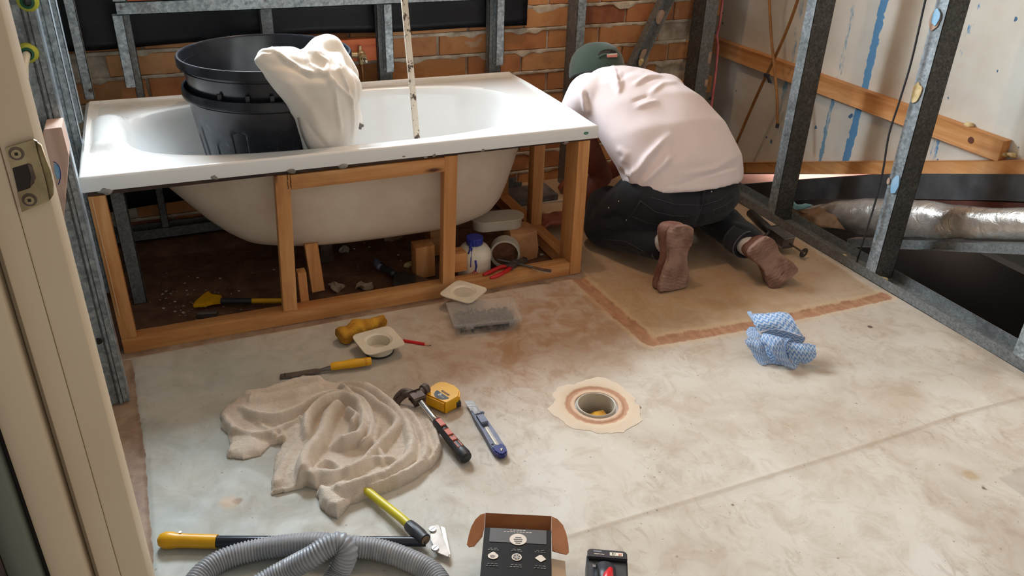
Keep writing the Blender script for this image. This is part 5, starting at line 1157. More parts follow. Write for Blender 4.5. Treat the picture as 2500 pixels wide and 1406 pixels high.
# ------------------------------------------------------------------ long handled floor scraper
fs = thing('floor_scraper', 'long scraper with a yellow bulb end, dark tube and bright bolted blade', 'scraper', P(700, 1325, .02))
zz = .016
a = P(385, 1318, zz); b = P(530, 1322, zz); pp = [a + (b - a) * t for t in (0, .04, .12, .22, .32, .5, 1)]
mb = MB(); mb.tube(pp, [.004, .013, .0175, .018, .0155, .0148, .0148], 20); part('yellow_grip', mb, M['yellow'], fs, 50)
c = P(440, 1300, zz + .015); mb = MB(); mb.cyl(c, c + V((0, 0, .002)), .003, n=12); part('pin', mb, M['steel'], fs)
c2 = P(1040, 1322, zz + .004); mb = MB(); mb.tube([b - (b - a) * .02, b, (b + c2) / 2, c2], [.012, .0125, .0115, .0105], 18); part('tube', mb, plain('blue_black_tube', srgb(42, 46, 54), .25, .3), fs, 50)
bl = [P(*u, .010) for u in ((1050, 1287), (1070, 1283), (1098, 1355), (1094, 1363), (1068, 1352), (1052, 1322))]; mb = MB(); mb.prism(bl, (0, 0, .004), bev=.0008); part('blade_holder', mb, plain('satin_aluminium', srgb(176, 168, 160), .45, .4, srgb(150, 142, 134), 30), fs)
mb = MB(); mb.prism([P(*u, .009) for u in ((1076, 1286), (1086, 1290), (1099, 1352), (1098, 1362), (1093, 1360))], (0, 0, .0025)); part('blade', mb, plain('polished_edge', srgb(230, 226, 220), .2, .6), fs, False)
for px, py in ((1056, 1293), (1062, 1339)):
    c = P(px, py, .0145); mb = MB(); mb.cyl(c, c + V((0, 0, .003)), .0085, .0075, 20); part('bolt', mb, M['steel'], fs); mb = MB(); mb.beam(c + V((-.006, -.003, .0031)), c + V((.006, .003, .0031)), .0012, .0004); part('bolt_slot', mb, M['black'], fs)
sc2 = thing('scraper_handle', 'lime yellow tube with black ribbed hollow socket sticking out from under the towel', 'tool handle', P(970, 1260, .02))
a = P(905, 1205, .018); m_ = P(980, 1265, .024); b = P(1038, 1318, .030)
mb = MB(); mb.tube([a + (a - m_) * .3, a, m_, b - (b - m_).normalized() * .055], .0098, 18); part('tube', mb, M['yellow2'], sc2)
mb = MB(); mb.lathe([(.0115, -.062), (.0125, -.060), (.0138, -.045), (.0145, -.02), (.0135, -.008), (.0135, 0), (.0095, 0), (.0095, -.02)], b, 24, M=V((0, 0, 1)).rotation_difference((b - m_).normalized()).to_matrix(), fn=lambda t, r, z: r + (.0007 if (int(t * 24 / 6.283) % 2 and z < -.015) else 0)); part('socket', mb, M['black'], sc2)
mb = MB(); mb.lathe([(.0098, .0005), (.0098, .002), (.0078, .002), (.0078, -.01)], b, 24, M=V((0, 0, 1)).rotation_difference((b - m_).normalized()).to_matrix()); part('socket_lining', mb, plain('tan_ring', srgb(130, 108, 84), .6), sc2)
# ------------------------------------------------------------------ corrugated hose
def hose(pts, r, label, par):
    pp = spline(pts, 14); L = [0]
    for i in range(1, len(pp)): L.append(L[-1] + (pp[i] - pp[i - 1]).length)
    n = int(L[-1] / .00165); q = []; rs = []; j = 0
    for i in range(n + 1):
        s = L[-1] * i / n
        while j < len(L) - 2 and L[j + 1] < s: j += 1
        t = (s - L[j]) / max(L[j + 1] - L[j], 1e-9); q.append(pp[j].lerp(pp[j + 1], t)); rs.append(r + (.0016 if i % 4 in (1, 2) else -.0010))
    mb = MB(); mb.tube(q, rs, 28); return part('hose_run', mb, M['hose'], par, 60)
hs = thing('vacuum_hose', 'coiled grey corrugated vacuum hose at the bottom edge of the picture', 'hose', P(750, 1390, 0))
r = .0215
hose([P(455, 1450, r), P(500, 1395, r), P(560, 1360, r + .001), P(650, 1338, r + .004), P(760, 1326, r + .014), P(840, 1332, r + .014), P(925, 1342, r + .006), P(1010, 1372, r + .001), P(1060, 1403, r), P(1100, 1470, r)], r, '', hs)
hose([P(560, 1470, r), P(640, 1425, r + .006), P(700, 1392, r + .022), P(760, 1360, r + .050), P(800, 1334, r + .064), P(830, 1326, r + .066), P(846, 1350, r + .050), P(826, 1398, r + .012), P(800, 1440, r + .002), P(760, 1500, r)], r, '', hs)
# ------------------------------------------------------------------ open carton
cx = thing('cardboard_carton', 'open black printed carton standing on end with brown flaps', 'carton', P(1265, 1380, 0))
zt = .085
A_ = P(1183, 1286, zt); B_ = P(1346, 1294, zt); dx = (B_ - A_).normalized(); dn = V((dx.y, -dx.x, 0)); Wc = (B_ - A_).length
C_ = lambda u, v, z: A_ + dx * u + dn * v + V((0, 0, z - zt))
mb = MB(); q8 = [C_(0, 0, .004), C_(Wc, 0, .004), C_(Wc + .0, .19, .004), C_(0, .19, .004)]; mb.prism(q8, (0, 0, zt - .0045), bev=.001); part('body', mb, M['boxblack'], cx)
mb = MB(); mb.prism([C_(.012, .002, zt), C_(Wc - .010, .002, zt), C_(Wc - .010, .040, zt), C_(.012, .040, zt)], (0, 0, .0004)); part('grey_panel', mb, M['boxgrey'], cx, False)
# flaps: back wall standing up behind and two rounded ears
hb = .030
mb = MB(); mb.prism([C_(0, -.004, zt - .02), C_(Wc, -.004, zt - .02), C_(Wc, -.028, zt + .010), C_(0, -.028, zt + .010)], (0, 0, .0018)); part('back_flap', mb, M['kraft'], cx)
mb = MB(); e1 = [C_(-.0005, -.027, zt + .010), C_(-.010, -.024, zt + .009), C_(-.020, -.012, zt + .006), C_(-.027, .004, zt + .002), C_(-.031, .024, zt - .004), C_(-.033, .042, zt - .010), C_(-.028, .047, zt - .012), C_(-.018, .045, zt - .011), C_(-.003, .020, zt - .008), C_(-.0005, -.004, zt - .006)]; mb.prism(e1, (0, 0, .0016)); part('left_flap', mb, M['kraft'], cx)
mb = MB(); e1 = [C_(Wc + .0005, -.027, zt + .010), C_(Wc + .012, -.022, zt + .009), C_(Wc + .024, -.008, zt + .006), C_(Wc + .031, .012, zt + .001), C_(Wc + .035, .034, zt - .006), C_(Wc + .036, .048, zt - .011), C_(Wc + .031, .054, zt - .012), C_(Wc + .018, .052, zt - .011), C_(Wc + .002, .048, zt - .010), C_(Wc + .0005, -.004, zt - .006)]; mb.prism(e1, (0, 0, .0016)); part('right_flap', mb, M['kraft'], cx)
mb = MB(); mb.prism([C_(Wc + .002, .045, .05), C_(Wc + .030, .045, .045), C_(Wc + .034, .19, .045), C_(Wc + .002, .19, .05)], (0, 0, .0015)); part('inner_tray', mb, plain('cream_card', srgb(214, 188, 158), .8), cx)
ux, uy = -dx, dn    # the printing is upside down for the viewer
def pr(n, u, v, s, m=M['printgrey']):
    mb = MB(); x = -n / 2
    for k in range(max(2, int(n / .006))):
        w_ = n / max(2, int(n / .006)); mb.prism([C_(u + x + .0006, v - s * .25, zt + .0005), C_(u + x + w_ * (.72 + .2 * ((k * 7) % 3) / 2), v - s * .25, zt + .0005), C_(u + x + w_ * (.72 + .2 * ((k * 7) % 3) / 2), v + s * .1, zt + .0005), C_(u + x + .0006, v + s * .1, zt + .0005)], (0, 0, .0002)); x += w_
    part('printed_line', mb, m, cx, False)
pr(.034, Wc * .5, .006, .0040, M['print']); pr(.058, Wc * .5, .011, .0040, M['print'])
def disc(u, v, ru, rv, m, z=.0008, nm='printed_disc'):
    mb = MB(); mb.prism([C_(u + ru * math.cos(t), v + rv * math.sin(t), zt + z) for t in [2 * math.pi * i / 32 for i in range(32)]], (0, 0, .0002)); part(nm, mb, m, cx, False)
disc(Wc * .51, .031, .0175, .0155, M['print']); 
for dv, n_ in ((-.006, .012), (-.001, .018), (.004, .016), (.009, .010)): mb = MB(); mb.prism([C_(Wc * .51 - n_ / 2, .031 + dv, zt + .0012), C_(Wc * .51 + n_ / 2, .031 + dv, zt + .0012), C_(Wc * .51 + n_ / 2, .0335 + dv, zt + .0012), C_(Wc * .51 - n_ / 2, .0335 + dv, zt + .0012)], (0, 0, .0002)); part('printed_line', mb, M['boxgrey'], cx, False)
for i, u in enumerate((.16, .50, .84)):
    pr(.018, Wc * u, .058, .0036); pr(.024, Wc * u, .062, .0036)
    if i == 0: disc(Wc * u, .078, .0105, .008, M['print']); disc(Wc * u, .073, .0055, .0055, M['print'], .0011); disc(Wc * u - .001, .079, .005, .003, M['printgrey'], .0014)
    if i == 1: disc(Wc * u, .078, .0100, .0095, M['print']); disc(Wc * u, .078, .0075, .007, M['boxgrey'], .0011); mb = MB(); [mb.beam(C_(Wc * u - .007 * math.cos(t), .078 - .0065 * math.sin(t), zt + .0014), C_(Wc * u + .007 * math.cos(t), .078 + .0065 * math.sin(t), zt + .0014), .0012, .0002) for t in (.3, 1.35, 2.4)]; part('printed_grate', mb, M['print'], cx, False)
    if i == 2: mb = MB(); mb.prism([C_(Wc * u + x, .078 + y, zt + .0008) for x, y in ((-.011, .0), (-.002, -.008), (.003, -.008), (.0115, .002), (.001, .010))], (0, 0, .0002)); part('printed_tile', mb, M['print'], cx, False)
    pr(.022, Wc * u, .098, .0036); pr(.026, Wc * u, .103, .0036)
# ------------------------------------------------------------------ cordless tool battery
bt = thing('cordless_tool', 'red and black cordless tool standing on its battery at the bottom edge', 'power tool', P(1480, 1400, 0))
z1 = .060; a = P(1433, 1337, z1); b = P(1532, 1345, z1); d = (b - a).normalized(); n_ = V((d.y, -d.x, 0)); L = (b - a).length
G = lambda u, v, z: a + d * u + n_ * v + V((0, 0, z - z1))
mb = MB(); mb.prism([G(.0, .006, .004), G(.006, 0, .004), G(L - .006, 0, .004), G(L, .006, .004), G(L, .075, .004), G(0, .075, .004)], (0, 0, z1 - .012), bev=.004); part('battery', mb, M['black'], bt)
mb = MB(); mb.prism([G(.001, .004, z1 - .008), G(.008, 0, z1 - .008), G(L - .008, 0, z1 - .008), G(L - .001, .004, z1 - .008), G(L - .001, .024, z1 - .008), G(.001, .024, z1 - .008)], (0, 0, .008), bev=.002); part('foot_top', mb, plain('charcoal_plastic', srgb(44, 42, 48), .4), bt)
mb = MB(); mb.beam(G(L * .56, .012, z1 + .0004), G(L * .88, .012, z1 + .0004), .0085, .0008); part('badge', mb, M['white_plastic'], bt); lettering('12', .0085, G(L * .66, .012, z1 + .0011), -d, n_, M['black'], bt); lettering('M', .0085, G(L * .81, .012, z1 + .0011), -d, n_, M['red'], bt); lettering('Milwaukee', .0048, G(L * .30, .015, z1 + .0004), -d, n_, M['white_plastic'], bt)
mb = MB(); mb.beam(G(L * .16, .0075, z1 + .0003), G(L * .36, .0075, z1 + .0003), .004, .0005); part('fuel_gauge', mb, M['grey_plastic'], bt)
mb = MB(); mb.tube([G(L * .45, .040, z1 - .016), G(L * .44, .070, z1 - .012), G(L * .40, .11, z1 - .006), G(L * .38, .16, z1 + .0)], [.022, .021, .021, .024], 20); part('handle', mb, M['black'], bt, True)
mb = MB(); mb.tube([G(L * .56, .055, z1 + .004), G(L * .50, .075, z1 + .008), G(L * .42, .12, z1 + .012)], [.005, .010, .015], 14); part('red_housing', mb, M['red'], bt, True)
mb = MB(); mb.beam(G(L * .18, .032, z1 - .006), G(L * .15, .07, z1 + .025), .006, .004); part('belt_clip', mb, M['steel'], bt)
from mathutils.bvhtree import BVHTree
# ------------------------------------------------------------------ beige towel on the floor
def towel():
    Z = lambda pts: [(500 + x / 2.603, 740 + y / 2.603) for x, y in pts]
    out = Z([(95, 700), (120, 660), (180, 625), (215, 590), (330, 560), (440, 545), (560, 500), (650, 470), (760, 480), (840, 505), (910, 492), (1010, 525), (1100, 570), (1200, 630), (1290, 640), (1380, 650), (1460, 680), (1470, 740), (1490, 830), (1512, 910), (1500, 980), (1440, 1040), (1340, 1110), (1200, 1180), (1060, 1225), (930, 1270), (880, 1330), (840, 1362), (770, 1330), (720, 1270), (705, 1180), (640, 1160), (560, 1180), (470, 1205), (412, 1210), (418, 1130), (440, 1060), (435, 985), (490, 890), (420, 895), (360, 960), (240, 985), (130, 975), (150, 900), (150, 830), (105, 800)])
    outl = [tuple(P(*u, .006))[:2] for u in out]
    c = .0028; x0 = min(p[0] for p in outl) - .01; x1 = max(p[0] for p in outl) + .01; y0 = min(p[1] for p in outl) - .01; y1 = max(p[1] for p in outl) + .01
    xs = np.arange(x0, x1, c); ys = np.arange(y0, y1, c); gx, gy = np.meshgrid(xs, ys, indexing='ij'); p = np.stack([gx.ravel(), gy.ravel()], 1)
    wob = np.array([[noise.noise(V((a * 45, b * 45, 0))), noise.noise(V((a * 45, b * 45, 9)))] for a, b in p]) * .0035
    pw = p + wob; ins = inpoly(pw, outl); de, _ = segd(pw, outl + [outl[0]])
    h = np.where(ins, .006 + .016 * np.clip(de / .05, 0, 1) ** .7, 0)
    F = [([(215, 640), (300, 720), (450, 735), (600, 690), (720, 620), (840, 590), (960, 620), (1020, 700), (1040, 790), (1010, 860)], .013, .050),
      ([(260, 620), (400, 610), (560, 580), (760, 530)], .030, .036), ([(230, 590), (420, 560), (600, 500), (760, 490)], .016, .032),
      ([(650, 860), (650, 760), (730, 660), (860, 610), (960, 640), (1010, 740), (990, 850), (900, 890), (800, 890)], .016, .062),
      ([(630, 1120), (640, 980), (740, 860), (790, 720), (870, 640)], .022, .056), ([(900, 700), (960, 740), (930, 800)], .012, .058),
      ([(850, 520), (930, 600), (1020, 660), (1060, 760), (1050, 870), (980, 920)], .013, .054), ([(900, 520), (1050, 620), (1160, 700), (1220, 770), (1180, 840), (1080, 950), (960, 1060), (830, 1080)], .015, .050),
      ([(900, 495), (1050, 555), (1180, 650), (1270, 760), (1310, 880), (1290, 990), (1180, 1080), (1020, 1140), (860, 1190), (760, 1200)], .017, .046),
      ([(1250, 660), (1340, 760), (1400, 900), (1380, 1010), (1260, 1100), (1120, 1160), (980, 1200)], .015, .034), ([(1380, 680), (1450, 800), (1490, 910), (1450, 1010), (1330, 1090), (1190, 1160), (1040, 1210), (930, 1250)], .016, .030),
      ([(650, 1140), (720, 1090), (820, 1100), (960, 1060), (1080, 1010), (1150, 1020)], .014, .042), ([(660, 1150), (700, 1080), (790, 1030), (880, 1080)], .011, .044),
      ([(720, 1190), (790, 1230), (850, 1320)], .026, .036), ([(900, 1250), (850, 1330)], .015, .030), ([(440, 1170), (520, 1010), (620, 860)], .020, .026), ([(430, 1195), (540, 1180), (630, 1140)], .010, .020),
      ([(120, 700), (180, 800), (300, 840), (420, 830), (540, 780), (640, 740)], .013, .030), ([(140, 960), (210, 900), (320, 900)], .016, .018), ([(300, 760), (380, 800), (460, 860)], .010, .028), ([(460, 780), (500, 850), (420, 880)], .008, .026), ([(600, 730), (650, 790), (620, 830)], .009, .034), ([(1100, 780), (1080, 900), (1130, 990), (1230, 1010)], .013, .040), ([(1280, 860), (1330, 960)], .010, .034)]
    for pts, wd, hh in F:
        wp = [tuple(P(*u, hh * .55))[:2] for u in Z(pts)]; wp = [tuple(q)[:2] for q in spline([V((a, b, 0)) for a, b in wp], 5)]
        d, t = segd(pw, wp); taper = np.clip(np.minimum(t, 1 - t) * 6 + .45, 0, 1); r = np.clip(1 - (d / wd) ** 2, 0, 1)
        z = hh * taper * r ** .55; z = np.where(d < wd, z, 0); h = np.where(ins & (z > h), z, h) 
    # soften by averaging neighbours
    H = h.reshape(len(xs), len(ys))
    for _ in range(2):
        Pd = np.pad(H, 1, mode='edge'); H = (Pd[:-2, 1:-1] + Pd[2:, 1:-1] + Pd[1:-1, :-2] + Pd[1:-1, 2:] + 4 * Pd[1:-1, 1:-1]) / 8
    h = H.ravel(); h *= np.clip(de / .010, .15, 1) ** .5
    h += np.array([noise.noise(V((a * 130, b * 130, 0))) for a, b in p]) * .0016 + np.array([noise.noise(V((a * 30, b * 30, 4))) for a, b in p]) * .003
    h = np.maximum(h, .003)
    idx = np.arange(len(p)).reshape(len(xs), len(ys)); f = np.stack([idx[:-1, :-1], idx[1:, :-1], idx[1:, 1:], idx[:-1, 1:]], -1).reshape(-1, 4)
    f = f[ins[f].all(1)]; used = np.unique(f); rm = -np.ones(len(p), int); rm[used] = np.arange(len(used)); f = rm[f]
    n = len(used); q = pw[used] if False else p[used]; top = np.column_stack([q, h[used] + .0005]); bot = np.column_stack([q, np.full(n, .0006)])
    mb = bmesh.new(); tv = [mb.verts.new(v) for v in top]; bv = [mb.verts.new(v) for v in bot]
    from collections import Counter
    cnt = Counter()
    for a in f:
        mb.faces.new([tv[i] for i in a])
        for i in range(4): cnt[(a[i], a[(i + 1) % 4])] += 1
    for (i, j) in list(cnt):
        if (j, i) not in cnt: mb.faces.new((tv[j], tv[i], bv[i], bv[j]))
    bmesh.ops.delete(mb, geom=[v for v in bv if not v.link_faces], context='VERTS')
    return single('towel', mb, M['terry'], 'crumpled beige terry towel twisted into loops on the floor', 'towel', P(820, 1090, 0), True)
towel()
# ------------------------------------------------------------------ blue wavy cleaning cloth
def wipe():
    Z = lambda x, y, z: P(1300 + x / 2.778, 640 + y / 2.778, z)
    mb = MB(); uv = None
    bm = mb.bm; uvl = bm.loops.layers.uv.new('UVMap')
    def patch(rows, n=16, bulge=.0, seed=0, us=.09):
        """rows: three or more edge polylines of (crop x, crop y, height)"""
        R = [spline([Z(*q) for q in r], n // (len(r) - 1)) for r in rows]; m = min(len(r) for r in R); R = [r[:m] for r in R]
        cols = [spline([r[i] for r in R], 8) for i in range(m)]; g = []
        for i, cl in enumerate(cols):
            g.append([bm.verts.new(p + noise.noise_vector(p * 30 + V((seed, 0, 0))) * .004 + noise.noise_vector(p * 75 + V((seed, 0, 0))) * .0016) for p in cl])
        for i in range(m - 1):
            for j in range(len(g[0]) - 1):
                f = bm.faces.new((g[i][j], g[i + 1][j], g[i + 1][j + 1], g[i][j + 1])); 
                for l, (a, b) in zip(f.loops, ((i, j), (i + 1, j), (i + 1, j + 1), (i, j + 1))): l[uvl].uv = (seed * .37 + a / m * us * 2.2, b / len(g[0]) * us * 2)
    patch([[(1490, 350, .085), (1560, 350, .100), (1660, 340, .108), (1745, 350, .105)], [(1500, 420, .075), (1600, 410, .098), (1700, 400, .108), (1790, 430, .098)], [(1540, 470, .060), (1640, 455, .085), (1760, 480, .090), (1845, 510, .070)]], seed=1)
    patch([[(1455, 335, .075), (1475, 332, .075), (1490, 340, .08)], [(1480, 380, .070), (1500, 390, .075), (1520, 395, .078)], [(1520, 440, .055), (1540, 440, .055), (1555, 450, .060)]], seed=2)
    patch([[(1545, 480, .060), (1640, 455, .082), (1760, 480, .088), (1848, 510, .070)], [(1560, 495, .040), (1650, 500, .050), (1760, 525, .052), (1840, 550, .045)], [(1590, 540, .030), (1680, 545, .034), (1760, 560, .034), (1810, 570, .030)]], seed=3)
    patch([[(1560, 480, .070), (1610, 485, .078), (1680, 510, .078), (1755, 515, .074)], [(1550, 530, .062), (1620, 560, .072), (1680, 570, .066), (1720, 560, .055)], [(1610, 600, .036), (1660, 640, .040), (1700, 650, .036), (1735, 650, .026)], [(1640, 655, .004), (1700, 700, .010), (1760, 715, .010), (1790, 722, .004)]], seed=4)
    patch([[(1715, 555, .060), (1790, 545, .066), (1860, 550, .066), (1925, 560, .062)], [(1730, 600, .045), (1800, 600, .052), (1870, 610, .052), (1928, 610, .050)], [(1750, 660, .018), (1810, 665, .022), (1870, 672, .026), (1925, 640, .030)], [(1790, 722, .003), (1812, 680, .012), (1850, 690, .018), (1890, 660, .022)]], seed=5)
    patch([[(1440, 530, .055), (1480, 510, .062), (1530, 515, .062), (1560, 500, .062)], [(1450, 560, .045), (1490, 560, .050), (1540, 580, .048), (1580, 570, .045)], [(1490, 610, .026), (1530, 620, .026), (1570, 640, .024), (1600, 640, .024)], [(1545, 690, .002), (1570, 695, .004), (1600, 690, .006), (1625, 680, .010)]], seed=6)
    patch([[(1445, 470, .040), (1470, 440, .055), (1520, 440, .055)], [(1460, 500, .040), (1500, 480, .050), (1550, 490, .055)], [(1490, 520, .040), (1530, 515, .045), (1570, 520, .045)]], seed=7)
    patch([[(1480, 590, .020), (1540, 610, .022), (1640, 600, .026), (1740, 620, .026)], [(1500, 640, .010), (1560, 650, .010), (1650, 660, .010), (1740, 670, .010)], [(1530, 690, .001), (1590, 690, .001), (1680, 700, .001), (1760, 700, .001)]], seed=8)
    patch([[(1600, 500, .060), (1700, 540, .058), (1800, 560, .052)], [(1580, 560, .035), (1680, 600, .035), (1780, 600, .035)], [(1560, 640, .006), (1660, 660, .006), (1780, 650, .006)]], seed=9)
    bmesh.ops.solidify(bm, geom=bm.faces[:], thickness=.0011)
    for v in bm.verts: v.co.z = max(v.co.z, .0008)
    return single('cleaning_cloth', mb, M['wipe'], 'crumpled blue and white wavy striped cleaning cloth on the bare floor', 'cloth', P(1905, 850, 0), True)
wipe()
# ------------------------------------------------------------------ caulking gun behind the right shoe
cg = thing('caulking_gun', 'black caulking gun with a round plunger end lying by the right shoe', 'caulking gun', P(1900, 590, .03))
mb = MB(); mb.tube([P(1832, 520, .045), P(1862, 548, .045), P(1893, 575, .04)], [.017, .019, .017], 16); part('barrel', mb, M['black'], cg, True)
mb = MB(); mb.beam(P(1885, 565, .05), P(1925, 592, .045), .040, .040, bev=.006); mb.rough(.003, 40); part('body', mb, M['darksteel'], cg)
mb = MB(); mb.tube([P(1885, 560, .06), P(1862, 585, .03), P(1850, 600, .012)], .008, 12); part('trigger', mb, M['black'], cg)
mb = MB(); mb.tube([P(1915, 586, .042), P(1962, 617, .032)], .0038, 12); part('rod', mb, M['rust'], cg)
c = P(1962, 617, .021); d = (P(1962, 617, .03) - P(1915, 586, .04)).normalized(); c.z = .021; mb = MB(); mb.cyl(c - d * .002, c + d * .003, .0195, n=26, bev=.0008); mb.cyl(c + d * .003, c + d * .0035, .005, n=12, mat=1); part('plunger_disc', mb, [M['black'], M['steel']], cg)
# ------------------------------------------------------------------ kneeling person
man = thing('person', 'person kneeling and bending forward, pale pink tee, dark jeans, green cap, dusty brown shoes', 'person', (1.82, .0, 0))
W3 = V((.985, .10, 0))
rows = [((1537, 462), (1800, 425), .03, (0, -1, .10), .135), ((1515, 405), (1797, 372), .07, (0, -.95, .3), .135), ((1482, 345), (1762, 310), .13, (0, -.8, .6), .125), ((1448, 292), (1712, 262), .20, (0, -.6, .8), .115), ((1412, 250), (1655, 230), .27, (0, -.42, .9), .105), ((1400, 232), (1612, 215), .325, (0, -.25, .95), .095), ((1425, 212), (1560, 205), .37, (0, -.1, 1), .075)]
rg = []
for L, R, y, b, bw in rows:
    a_ = PY(*L, y); b_ = PY(*R, y + .03); rg.append(((a_ + b_) / 2, (b_ - a_) / 2, V(b).normalized() * bw, .86))
mb = MB(); loft(mb, rg, 44)
sl = rg[5][0] - rg[5][1] * .80; sr = rg[5][0] + rg[5][1] * .8
capsule(mb, rg[4][0] - rg[4][1] * .72 + V((0, .02, .01)), V((1.60, .37, .40)), .090, .066)
capsule(mb, rg[4][0] + rg[4][1] * .7, V((2.0, .42, .38)), .085, .066)
sh = remesh(mb, .0075, 8)
Z5 = lambda pts: [(1280 + x / 2.811, y / 2.811) for x, y in pts]
sculpt(sh, [(Z5([(600, 430), (625, 520), (640, 610)]), 6, .014), (Z5([(655, 470), (665, 560), (640, 650)]), 4, .006), (Z5([(630, 560), (700, 500), (800, 470)]), 5, -.006), (Z5([(740, 590), (850, 520), (960, 500)]), 5, .006), (Z5([(800, 560), (900, 530), (1000, 530)]), 5, -.005), (Z5([(860, 640), (950, 570), (1060, 560)]), 5, .006), (Z5([(760, 740), (860, 700), (920, 690)]), 5, .005), (Z5([(740, 700), (860, 650)]), 4, -.004),
  (Z5([(700, 1180), (740, 1230), (760, 1150)]), 7, .016), (Z5([(660, 1160), (690, 1210), (740, 1225)]), 5, -.014), (Z5([(760, 1200), (840, 1080), (980, 930)]), 8, .010), (Z5([(800, 1230), (880, 1120), (960, 1010)]), 7, -.005), (Z5([(780, 1290), (960, 1130), (1020, 1060)]), 8, .006), (Z5([(860, 1310), (1100, 1250), (1300, 1190), (1460, 1140)]), 4, -.004), (Z5([(700, 1340), (900, 1300), (1200, 1220), (1465, 1165)]), 4, .003), (Z5([(1090, 1200), (1300, 1160), (1450, 1070)]), 7, .004), (Z5([(390, 600), (410, 690), (425, 780)]), 5, .010), (Z5([(425, 640), (440, 740)]), 4, -.012), (Z5([(640, 1010), (700, 1060), (680, 1120)]), 7, .006), (Z5([(1000, 900), (990, 1000), (960, 1150)]), 11, .004)])
vnoise(sh, .0045, 7, 2)
link('tshirt', sh, M['tshirt'], man, True)
# jeans
HL, HR = V((1.765, .03, .245)), V((1.945, .05, .245)); KL, KR = V((1.665, .17, .080)), V((2.115, .20, .082)); AL, AR = P(1606, 596, .098), P(1825, 590, .092)
mb = MB()
w0 = rg[0][0]; w0v = rg[0][1]
loft(mb, [(w0 + V((0, .03, .03)), w0v * .80, V((0, -.090, .02)), .85), (w0 + V((.0, .0, -.01)), w0v * .93, V((0, -.135, .0)), .85), (w0 + V((.0, -.005, -.06)), w0v * .96, V((0, -.145, -.01)), .85), (w0 + V((0, .01, -.12)), w0v * .85, V((0, -.13, -.01)), .85)], 40)
capsule(mb, HL, KL, .118, .080); capsule(mb, HR, KR, .112, .080); capsule(mb, KL, AL, .076, .060); capsule(mb, KR, AR, .076, .060)
capsule(mb, HL + V((0, -.01, -.02)), HR + V((0, -.01, -.02)), .11, .11); capsule(mb, KL + V((0, 0, 0)), KL + V((.03, .02, .06)), .078, .09)
jn = remesh(mb, .0075, 6)
Z6 = lambda pts: [(1300 + x / 2.068, 60 + y / 2.068) for x, y in pts]
sculpt(jn, [(Z6([(350, 1040), (450, 1010), (560, 1040)]), 6, .008), (Z6([(330, 990), (420, 960), (500, 985)]), 6, -.008), (Z6([(600, 1080), (700, 1050), (800, 1030), (950, 1050)]), 6, -.012), (Z6([(380, 1100), (480, 1110), (580, 1150)]), 6, .006), (Z6([(862, 880), (850, 960), (830, 1020)]), 6, -.010), (Z6([(1000, 1000), (1100, 1040), (1150, 1080)]), 6, .008)])
vnoise(jn, .005, 11, 5)
for v in jn.vertices: v.co.z = max(v.co.z, .001)
jo = link('jeans', jn, M['denim'], man, True)
BV = None
def proj_to(me, base, pts, off=.0012):
    global BV
    co = mesh_co(me) + np.array(base)
    t = BVHTree.FromPolygons([tuple(c) for c in co], [tuple(p.vertices) for p in me.polygons]); out = []
    for px, py in pts:
        d = (P(px, py, -5) - CAM).normalized(); hit = t.ray_cast(CAM, d)
        if hit[0] is not None: out.append(hit[0] - d * off)
    return out, t
stitch = plain('pale_stitching', srgb(84, 84, 88), .8)
def dens(pts, n=8):
    o = []
    for (a, b), (c, d) in zip(pts[:-1], pts[1:]):
        for i in range(n): o.append((a + (c - a) * i / n, b + (d - b) * i / n))
    return o + [pts[-1]]
for ln in ([(545, 890), (505, 955), (470, 988)], [(545, 890), (620, 945), (700, 965), (785, 968)], [(500, 968), (580, 1000), (700, 1022)], [(600, 872), (720, 908), (860, 912), (950, 885), (1030, 825)], [(912, 935), (970, 915), (1030, 870)], [(912, 935), (918, 1010)], [(862, 800), (860, 900), (828, 1000)], [(360, 1085), (470, 1095), (570, 1150)]):
    pp, _ = proj_to(jn, wloc(man), dens(Z6(ln)))
    if len(pp) > 2: mb = MB(); mb.tube(pp, .0007, 5); part('stitching', mb, stitch, jo, True)
pp, _ = proj_to(jn, wloc(man), dens(Z6([(868, 795), (862, 850), (856, 905)])), .003)
if len(pp) > 2: mb = MB(); mb.tube(pp, .0045, 8); part('belt_loop', mb, M['denim'], jo, True)
for px, py in ((474, 987), (435, 892), (385, 925), (903, 843)):
    pp, _ = proj_to(jn, wloc(man), Z6([(px, py)]), .002)
    if pp: mb = MB(); mb.ball(pp[0], .0035, n=8); part('rivet', mb, M['steel'], jo, True)
